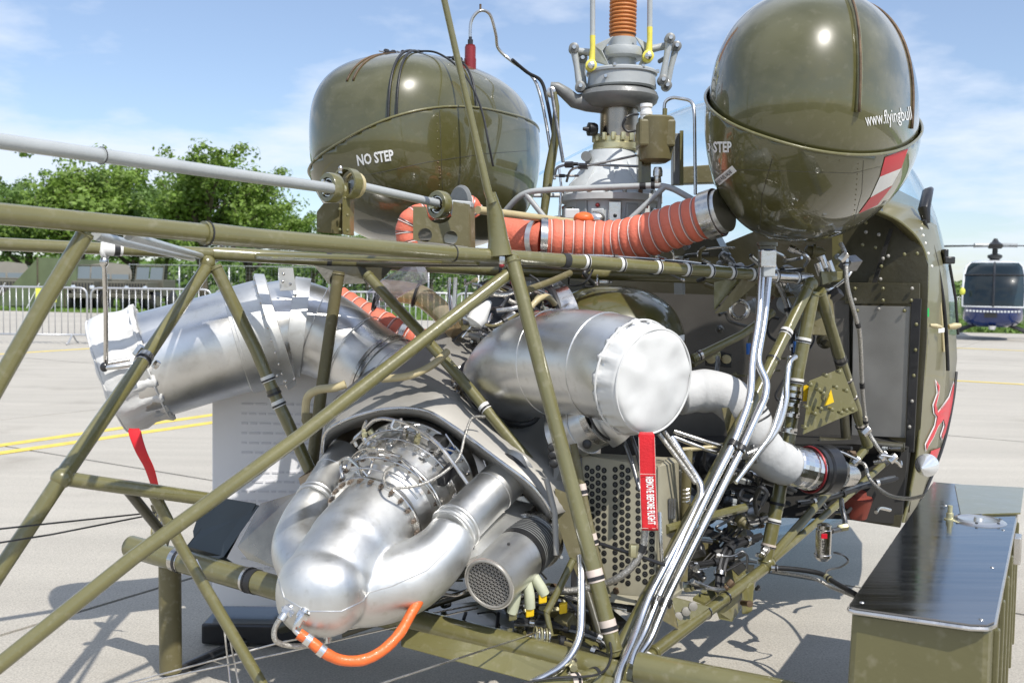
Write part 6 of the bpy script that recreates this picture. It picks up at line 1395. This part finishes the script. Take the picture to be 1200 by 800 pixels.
# ================================================================== SIDE STOWAGE BOX
def side_box():
    z = .618; A = G(994, 713, z); B = G(1164, 737, z); Ld = (G(1096, 563, z) - A); ln = 1.42; d1 = Vector((Ld.x, Ld.y, 0)).normalized()
    B2 = B; wv = B - A; wv.z = 0; wd = wv.length; c4 = [A, B, B + d1 * ln, A + d1 * ln]
    # lid outline with rounded near corner
    t = H
    body_h = .42; ins = .018; wn = wv.normalized()
    a, b, c, d = [Vector(v) for v in c4]
    bo = [a + wn * .004 + d1 * .012, b - wn * .004 + d1 * .02, c - wn * .004 - d1 * .01, d + wn * ins - d1 * .01]
    top = [v + Vector((0, 0, -.004)) for v in bo]; bot = [v + Vector((0, 0, -body_h)) for v in bo]; bot[0] += -wn * .012; bot[3] += -wn * .012
    mb = MB(); mb.ring_loft([bot, top]); bx = obj('stowage_box', mb, 'box_olive', t, smooth=False, bevel=.012)
    def rc(p, q, r, s):   # rounded corner
        return [p + (q - p).normalized() * s, p + (q - p).normalized() * s * .3 + (r - p).normalized() * s * .3, p + (r - p).normalized() * s]
    lid = rc(a, d, b, .012) + rc(b, a, c, .035) + [c, d]
    lo = obj('lid', MB().prism([v + Vector((0, 0, .0035)) for v in lid], (0, 0, -.003)), 'bare_lid', bx, smooth=False)
    obj('lid_lip', MB().tube([v + Vector((0, 0, -.004)) for v in [d] + lid[:-2] + [c]], .0045, 6), 'steel', lo)
    fc = G(1147, 612, z); o = obj('filler_cap', MB().lathe(fc, (0, 0, 1), [(0, .066), (.004, .066), (.008, .060), (.010, .05), (.007, .046), (.007, .012), (.014, .011), (.015, .004)], 40), 'alum', bx)
    for i in range(6): obj('cap_screw', MB().ell(fc + Vector((cos(i * 1.047) * .055, sin(i * 1.047) * .055, .010)), (.004, 0, 0), (0, .004, 0), (0, 0, .002), 2, 8, 5), 'steel_dark', o)
    for x, y in ((1150, 726), (1163, 665), (1176, 621), (1010, 706), (1108, 592)): obj('rivet', MB().ell(G(x, y, z + .003), (.005, 0, 0), (0, .005, 0), (0, 0, .0025), 2, 10, 6), 'steel', lo)
    # side ribs on the outer face
    for i in range(6):
        p = b + d1 * (.14 + i * .2) + Vector((0, 0, -.03)); obj('side_rib', MB().box(p + Vector((0, 0, -.18)) + wn * .0, d1 * .016, wn * .012, (0, 0, .34)), 'box_olive', bx, smooth=False, bevel=.003)
    obj('latch', MB().box(b + d1 * .86 + wn * .01 + Vector((0, 0, -.05)), d1 * .05, wn * .02, (0, 0, .07)), 'steel', bx, smooth=False, bevel=.004)
    # flat olive panel just above the lid at its far end
    p0 = [G(1118, 571, z), G(1196, 575, z)]
    obj('lid_end_panel', MB().prism([v + Vector((0, 0, .008)) for v in (G(1119, 570, z), G(1200, 574, z), G(1196, 604, z), G(1126, 606, z))], (0, 0, -.004)), 'rusty' if False else 'olive', bx, smooth=False)
    obj('cable_gland', MB().lathe(G(1113, 610, z), (0, 0, 1), [(0, .014), (.006, .014), (.007, .009), (.02, .009), (.022, .006), (.04, .006)], 12), 'cadmium', bx)
side_box()
tube('cable', [(1007, 541, 3.4), (1014, 545, 3.38), (1020, 562, 3.35), (1040, 579, 3.25), (1065, 584, 3.1), (1092, 579, 2.95), (1107, 584, 2.85), (1114, 603, 2.78)], 4.6, 'braid', H, 10, 's')
obj('hose_fitting', MB().tube(PP([(1108, 585, 2.85), (1112, 596, 2.8), (1114, 604, 2.78)]), [.007, .009, .007], 10), 'steel', H)
tube('conduit_hose', [(985, 285, 3.12), (991, 300, 3.1), (993, 335, 3.1), (1003, 372, 3.15), (1008, 395, 3.2), (1011, 460, 3.3), (1016, 500, 3.35), (1026, 520, 3.35), (1035, 533, 3.35)], 5, 'braid', H, 12, 's', clamps=((.08, 'steel', .02), (.36, 'rubber', .02), (.66, 'rubber', .02), (.83, 'steel', .03)))
for x, y, d in ((1035, 534, 3.34), (1046, 537, 3.34), (1015, 505, 3.33), (1003, 540, 3.38), (988, 301, 3.08)): obj('pipe_union', hexnut(MB(), P(x, y, d), (.6, 0, .6), .013, .03), 'steel', H)
tube('small_line', [(970, 523, 3.3), (990, 531, 3.3), (1004, 538, 3.3)], 3, 'steel', H, 8)
tube('small_line', [(1032, 533, 3.3), (1046, 535, 3.3)], 2.6, 'pipe_silver', H, 8)
# filter canister with red badge
fo = obj('filter_canister', MB().lathe(P(964, 652, 3.05), (.02, 0, 1), [(-.012, .014), (0, .026), (.008, .026), (.010, .024), (.085, .024), (.087, .021), (.10, .021), (.105, .012)], 28), 'steel', H)
obj('canister_badge', MB().box(P(966, 628, 3.02), (.018, 0, 0), (0, .004, 0), (0, 0, .014)), 'flag_red', fo, smooth=False)
V, Fc = text2('FACET', 967, 648, 4, (0.03, -1), .9, .02); decal('canister_lettering', V, Fc, bvh_of(fo), 'black_print', fo, .001, 3.0)
tube('black_hose', [(908, 665, 3.0), (935, 667, 2.98), (962, 672, 2.95), (978, 682, 2.9), (1003, 696, 2.8)], 6, 'rubber', H, 12, 's', clamps=((.0, 'steel', .02), (.55, 'cadmium', .02)))
tube('black_hose', [(905, 669, 3.02), (950, 676, 2.98), (975, 688, 2.94), (1003, 699, 2.82)], 4, 'braid', H, 10, 's')
tube('small_line', [(977, 647, 3.02), (988, 650, 3.0), (994, 657, 3.0), (985, 664, 2.98), (970, 668, 2.96), (966, 678, 2.95)], 2.4, 'steel_dark', H, 8, 's')
tube('black_hose', [(975, 622, 3.05), (990, 616, 3.1), (987, 596, 3.15), (986, 585, 3.2)], 6, 'steel_dark', H, 12, 's')
obj('pipe_union', hexnut(MB(), P(988, 618, 3.08), (1, 0, .2), .012, .03), 'cadmium', H)

# ---- control cables and springs at the lower left and bottom
tube('control_cable', [(-60, 626, 1.9), (50, 614, 2.1), (182, 600, 2.45)], 2.2, 'rubber', H, 6); tube('control_cable', [(-60, 645, 1.9), (60, 626, 2.1), (182, 602, 2.45)], 2.2, 'rubber', H, 6)
for i in range(5): obj('pulley_ring', MB().torus(P(180 + i * 3.2, 614 + i * .6, 2.45), (1, .2, -.15), .026, .0022, 24, 6), 'steel' if i % 2 else 'cadmium', H)
for i in range(6): obj('pulley_ring', MB().torus(P(627 + i * 3.0, 744 + i * .5, 2.4), (1, .2, -.15), .020, .0022, 24, 6), 'steel' if i % 2 else 'cadmium', H)
plate('pulley_bracket', [(176, 592, 2.5), (190, 594, 2.5), (204, 612, 2.5), (196, 640, 2.5), (186, 620, 2.5)], .008, 'olive_dark', H, (0, 1, 0))
for pts in ([(430, 806, 2.0), (620, 744, 2.35), (636, 738, 2.4)], [(150, 800, 2.4), (330, 752, 2.5), (600, 700, 2.7)], [(80, 818, 2.3), (330, 765, 2.4), (560, 712, 2.6)], [(215, 655, 2.5), (262, 730, 2.45), (272, 820, 2.4)], [(230, 655, 2.5), (268, 740, 2.46), (283, 820, 2.4)]):
    tube('control_cable', pts, 2.3, 'steel', H, 6)
tube('black_cable', [(560, 812, 2.1), (640, 795, 2.15), (700, 790, 2.2), (716, 770, 2.28), (712, 740, 2.35), (706, 725, 2.4)], 3, 'rubber', H, 8, 's')
for k in range(3): tube('control_rod', [(858 + k * 6, 620, 3.0), (835 + k * 6, 646, 2.95), (818 + k * 6, 664, 2.9)], 2.4, 'rubber', H, 6)

# ---- igniter and white cone near the deck
obj('white_cone', MB().lathe(P(556, 378, 2.8), P(575, 352, 2.82) - P(556, 378, 2.8), [(-.012, .004), (-.01, .011), (0, .026), (.02, .028), (.075, .008), (.078, .002)], 20), 'white_print', H)
tube('small_rod', [(552, 382, 2.8), (541, 395, 2.78)], 3, 'pipe_silver', H, 8)
tube('black_loop', [(530, 400, 2.75), (545, 388, 2.76), (560, 386, 2.78), (572, 390, 2.8)], 2.2, 'rubber', H, 8, 's')
tube('silver_rod', [(534, 325, 2.9), (533, 345, 2.9), (532, 362, 2.9)], 5, 'pipe_silver', H, 10); tube('silver_rod', [(527, 325, 2.95), (526, 345, 2.95), (529, 370, 2.9)], 4, 'pipe_silver', H, 10)
tube('hose', [(620, 339, 2.75), (645, 330, 2.85), (668, 320, 2.95)], 8, 'olive_dull', H, 12, 's')
tube('hose', [(622, 360, 2.9), (632, 350, 2.92), (642, 348, 2.95), (650, 356, 3.0)], 7, 'tan_tube', H, 12, 's')
tube('hose', [(582, 364, 2.85), (598, 362, 2.85), (612, 358, 2.86)], 6, 'steel', H, 12, 's')

# ---- small plumbing that fills the bays: short bent lines, unions, nuts, looms
rg = random.Random(21)
def clutter(x0, x1, y0, y1, d0, d1, n, mats, wmin=2.2, wmax=6, ln=55, fit=.5, horiz=.5):
    for i in range(n):
        x = rg.uniform(x0, x1); y = rg.uniform(y0, y1); d = rg.uniform(d0, d1); pts = [(x, y, d)]; a = rg.choice([0, 90, 180, 270, 20, 200, 110, 160]) + rg.uniform(-15, 15)
        for j in range(rg.randint(2, 4)):
            l = rg.uniform(.25, 1) * ln * .5; x += cos(radians(a)) * l; y += sin(radians(a)) * l * .8; d += rg.uniform(-.06, .06)
            x = min(max(x, x0), x1); y = min(max(y, y0), y1); d = min(max(d, d0), d1)
            if (Vector((x, y)) - Vector(pts[-1][:2])).length > 4: pts.append((x, y, d))
            a += rg.choice([-90, 90, -45, 45, 30])
        if len(pts) < 2: continue
        m = rg.choice(mats); w = rg.uniform(wmin, wmax); tube('plumbing_line' if m not in ('rubber', 'black_metal') else 'wiring_loom', pts, w, m, H, 8, 'b' if rg.random() < .6 else 's', .03)
        if rg.random() < fit:
            q = PP(pts[:2]); mm = MB(); ax = (q[1] - q[0]).normalized(); hexnut(mm, q[0], ax, w * K(d) * .9, w * K(d) * 1.6); hexnut(mm, q[0] + ax * w * K(d) * 1.4, ax, w * K(d) * .7, w * K(d) * .8)
            obj('pipe_union', mm, rg.choice(['steel', 'cadmium', 'steel', 'rusty', 'grey_paint']), H)
def lumps(x0, x1, y0, y1, d0, d1, n, mats):
    for i in range(n):
        c = P(rg.uniform(x0, x1), rg.uniform(y0, y1), rg.uniform(d0, d1)); s = rg.uniform(.015, .04); ax = Vector((rg.uniform(-1, 1), rg.uniform(-1, .2), rg.uniform(-1, 1))).normalized()
        m = rg.choice(mats)
        if rg.random() < .45:
            u = ax.orthogonal().normalized(); obj('equipment_case', MB().box(c, ax * s * 1.8, u * s, ax.cross(u) * s * 1.2), m, H, smooth=False, bevel=.003)
        else: obj('valve_body', MB().lathe(c, ax, [(-s, s * .3), (-s * .8, s * .55), (-s * .3, s * .6), (-s * .28, s * .75), (0, s * .75), (.002, s * .5), (s * .7, s * .45), (s * .72, s * .3), (s, s * .28)], 16), m, H)
MM = ['steel', 'steel', 'rubber', 'steel_dark', 'olive_dull', 'braid', 'cadmium', 'black_metal']
clutter(545, 660, 322, 400, 2.95, 3.3, 20, MM); lumps(545, 655, 325, 400, 3.0, 3.3, 18, ['steel', 'olive_dull', 'black_metal', 'steel_dark', 'red_knob', 'cadmium'])
plate('accessory_gearbox', [(560, 330, 3.35), (660, 330, 3.4), (700, 420, 3.4), (600, 430, 3.3), (548, 400, 3.3)], .1, 'black_metal', H, (0, 1, 0), bevel=.01)
clutter(600, 840, 255, 330, 3.35, 3.7, 15, ['rubber', 'steel_dark', 'steel', 'olive_dark', 'grey_paint']); lumps(600, 840, 265, 320, 3.4, 3.7, 12, ['black_metal', 'steel_dark', 'olive_dark', 'grey_dark'])
clutter(640, 700, 308, 335, 2.95, 3.15, 3, ['rubber', 'steel'])
clutter(820, 1000, 290, 345, 3.2, 3.55, 13, ['rubber', 'steel', 'steel_dark', 'olive_dull', 'black_metal', 'pipe_silver']); lumps(840, 1000, 295, 400, 3.3, 3.6, 16, ['olive_dull', 'steel_dark', 'grey_paint', 'black_metal', 'olive_dark'])
clutter(840, 960, 340, 440, 3.2, 3.6, 8, ['olive_dull', 'steel', 'rubber', 'steel_dark', 'pipe_silver'])
clutter(780, 900, 510, 650, 2.85, 3.3, 31, ['rubber', 'rubber', 'steel_dark', 'olive_dull', 'black_metal', 'steel']); lumps(790, 900, 540, 640, 2.9, 3.3, 22, ['black_metal', 'olive_dull', 'steel_dark'])
clutter(790, 890, 620, 690, 2.75, 3.0, 13, ['rubber', 'rubber', 'black_metal', 'steel_dark', 'steel']); lumps(800, 870, 625, 690, 2.8, 3.0, 8, ['black_metal', 'rubber', 'steel_dark'])
clutter(930, 1055, 525, 600, 3.3, 3.55, 12, ['rubber', 'steel_dark', 'black_metal', 'steel'])
clutter(600, 720, 690, 760, 2.45, 2.65, 20, ['rubber', 'rubber', 'black_metal', 'steel_dark', 'olive_dull', 'cadmium', 'steel']); lumps(600, 720, 690, 755, 2.45, 2.65, 14, ['black_metal', 'olive_dull', 'steel_dark', 'cadmium', 'olive'])
clutter(630, 700, 560, 690, 2.55, 2.7, 8, ['steel', 'rubber', 'steel_dark', 'cadmium'])
clutter(500, 620, 680, 740, 2.5, 2.75, 7, ['rubber', 'steel_dark', 'olive_dull', 'steel'])
clutter(400, 470, 490, 560, 2.52, 2.62, 7, ['steel', 'steel', 'steel_dark', 'cadmium'], 2, 4, 35)
clutter(880, 925, 395, 530, 2.95, 3.1, 4, ['steel', 'pipe_silver', 'rubber'])
def bundle(pts, n, w, mats, ties=3, sp=1.1):
    q0 = smooth_path(PP(pts), 6); dm = pts[len(pts) // 2][2]; rm = w * K(dm) / 2
    for i in range(n):
        a = 2 * pi * i / n; off = Vector((cos(a), .4 * sin(a), sin(a))) * rm * sp * (1 if n > 1 else 0)
        obj('wire' if w < 4 else 'hose', MB().tube([p + off * (1 + .35 * noise.noise(p * 9 + Vector((i * 3, 0, 0)))) for p in q0], rm, 7), mats[i % len(mats)], H)
    for j in range(ties):
        p, a = at(q0, (j + .5) / ties); obj('tie_clamp', MB().band(p, a, rm * (sp + 1.0), .012, .002, 14), 'rubber' if j % 2 else 'steel', H)
RB = ['rubber', 'rubber', 'steel_dark']
bundle([(600, 712, 2.5), (640, 706, 2.5), (690, 716, 2.5), (722, 738, 2.46)], 5, 3, RB, 4); bundle([(604, 728, 2.48), (650, 732, 2.46), (700, 746, 2.42), (720, 762, 2.4)], 3, 5, RB, 3)
bundle([(590, 700, 2.56), (636, 694, 2.56), (690, 704, 2.56), (760, 716, 2.5)], 3, 4, ['braid', 'rubber', 'steel'], 4); bundle([(600, 745, 2.46), (660, 752, 2.44), (715, 770, 2.38)], 2, 6, ['rubber', 'olive_dull'], 3)
bundle([(785, 585, 2.95), (830, 575, 3.0), (880, 582, 3.05), (925, 590, 3.1)], 5, 3, RB, 5); bundle([(782, 608, 2.9), (825, 600, 2.95), (870, 612, 3.0), (905, 606, 3.05)], 4, 4, ['rubber', 'braid'], 4)
bundle([(780, 545, 3.1), (840, 548, 3.1), (890, 560, 3.15), (930, 575, 3.2)], 3, 5, ['steel_dark', 'rubber'], 4); bundle([(792, 632, 2.85), (826, 624, 2.9), (862, 634, 2.95), (892, 628, 3.0)], 4, 4, RB, 3)
bundle([(842, 690, 2.82), (846, 660, 2.86), (858, 640, 2.92), (884, 632, 3.0)], 3, 6, ['rubber'], 3); bundle([(800, 662, 2.8), (830, 660, 2.84), (870, 650, 2.92)], 3, 4, RB, 3)
bundle([(935, 590, 3.2), (970, 584, 3.3), (1010, 570, 3.4), (1050, 560, 3.45)], 3, 4, ['rubber', 'steel_dark'], 3); bundle([(880, 300, 3.3), (910, 330, 3.3), (925, 370, 3.3), (930, 420, 3.2), (922, 480, 3.12)], 3, 3.5, ['steel', 'rubber', 'braid'], 4)
bundle([(640, 300, 3.0), (720, 302, 3.05), (800, 308, 3.1), (880, 318, 3.2), (940, 316, 3.25)], 3, 3.2, ['rubber', 'steel', 'rubber'], 6); bundle([(690, 560, 2.75), (680, 620, 2.7), (672, 680, 2.62), (676, 720, 2.56)], 3, 4, RB, 4)
bundle([(560, 340, 2.98), (590, 345, 2.98), (620, 338, 3.0), (650, 350, 3.05)], 3, 3.5, ['steel', 'rubber', 'braid'], 3); bundle([(545, 372, 2.95), (575, 382, 2.95), (605, 368, 2.98)], 2, 4, ['olive_dull', 'steel'], 2)
plate('bay_panel', [(600, 690, 2.72), (690, 690, 2.7), (735, 728, 2.6), (718, 748, 2.55), (620, 730, 2.62)], .004, 'olive_dark', H, (0, .2, -1))
plate('bay_panel', [(786, 560, 3.2), (885, 565, 3.3), (888, 606, 3.3), (786, 612, 3.2)], .006, 'black_metal', H, (0, 1, 0), bevel=.002)
plate('bay_bracket', [(790, 640, 2.95), (842, 632, 3.0), (846, 652, 3.0), (806, 662, 2.95)], .006, 'olive_dull', H, (0, 1, .3), bevel=.002)
for x, y, d, r in ((800, 590, 3.0, .05), (846, 588, 3.05, .045), (830, 545, 3.1, .06), (872, 600, 3.05, .035)):
    obj('accessory_housing', MB().lathe(P(x, y, d), (.5, -1, .1), [(-.05, r), (.0, r), (.004, r * 1.12), (.014, r * 1.12), (.016, r * .8), (.04, r * .6), (.045, r * .3)], 24), rg.choice(['black_metal', 'steel_dark', 'olive_dark']), H)
for x, y in ((905, 310), (915, 320), (962, 300), (970, 306), (958, 308)): obj('connector', MB().tube(PP([(x, y, 3.2), (x + 5, y + 14, 3.2)]), .013, 12), 'steel', H)
for a in ((878, 410, 2.98), (933, 408, 3.2)):
    tube('blue_fitting', [(a[0], a[1] - 8, a[2]), (a[0], a[1] + 5, a[2])], 7, 'blue', H, 12)
plate('roller_bracket', [(826, 407, 3.6), (858, 415, 3.6), (858, 431, 3.6), (826, 428, 3.6)], .01, 'black_metal', H, (0, 1, 0), bevel=.003)
for x in (834, 852): obj('roller', MB().lathe(P(x, 421, 3.56), (0, 1, 0), [(0, .008), (.003, .016), (.02, .016)], 16), 'tan_tube', H)
obj('ring_fitting', MB().torus(P(867, 363, 3.5), (0, 1, 0), .03, .008, 24, 8), 'steel', H); obj('round_cap', MB().lathe(P(922, 357, 3.4), (0, -1, .3), [(0, .035), (.012, .035), (.02, .02)], 24), 'grey_paint', H)

# lens blur off the subject only slightly; finish
bpy.context.view_layer.update()
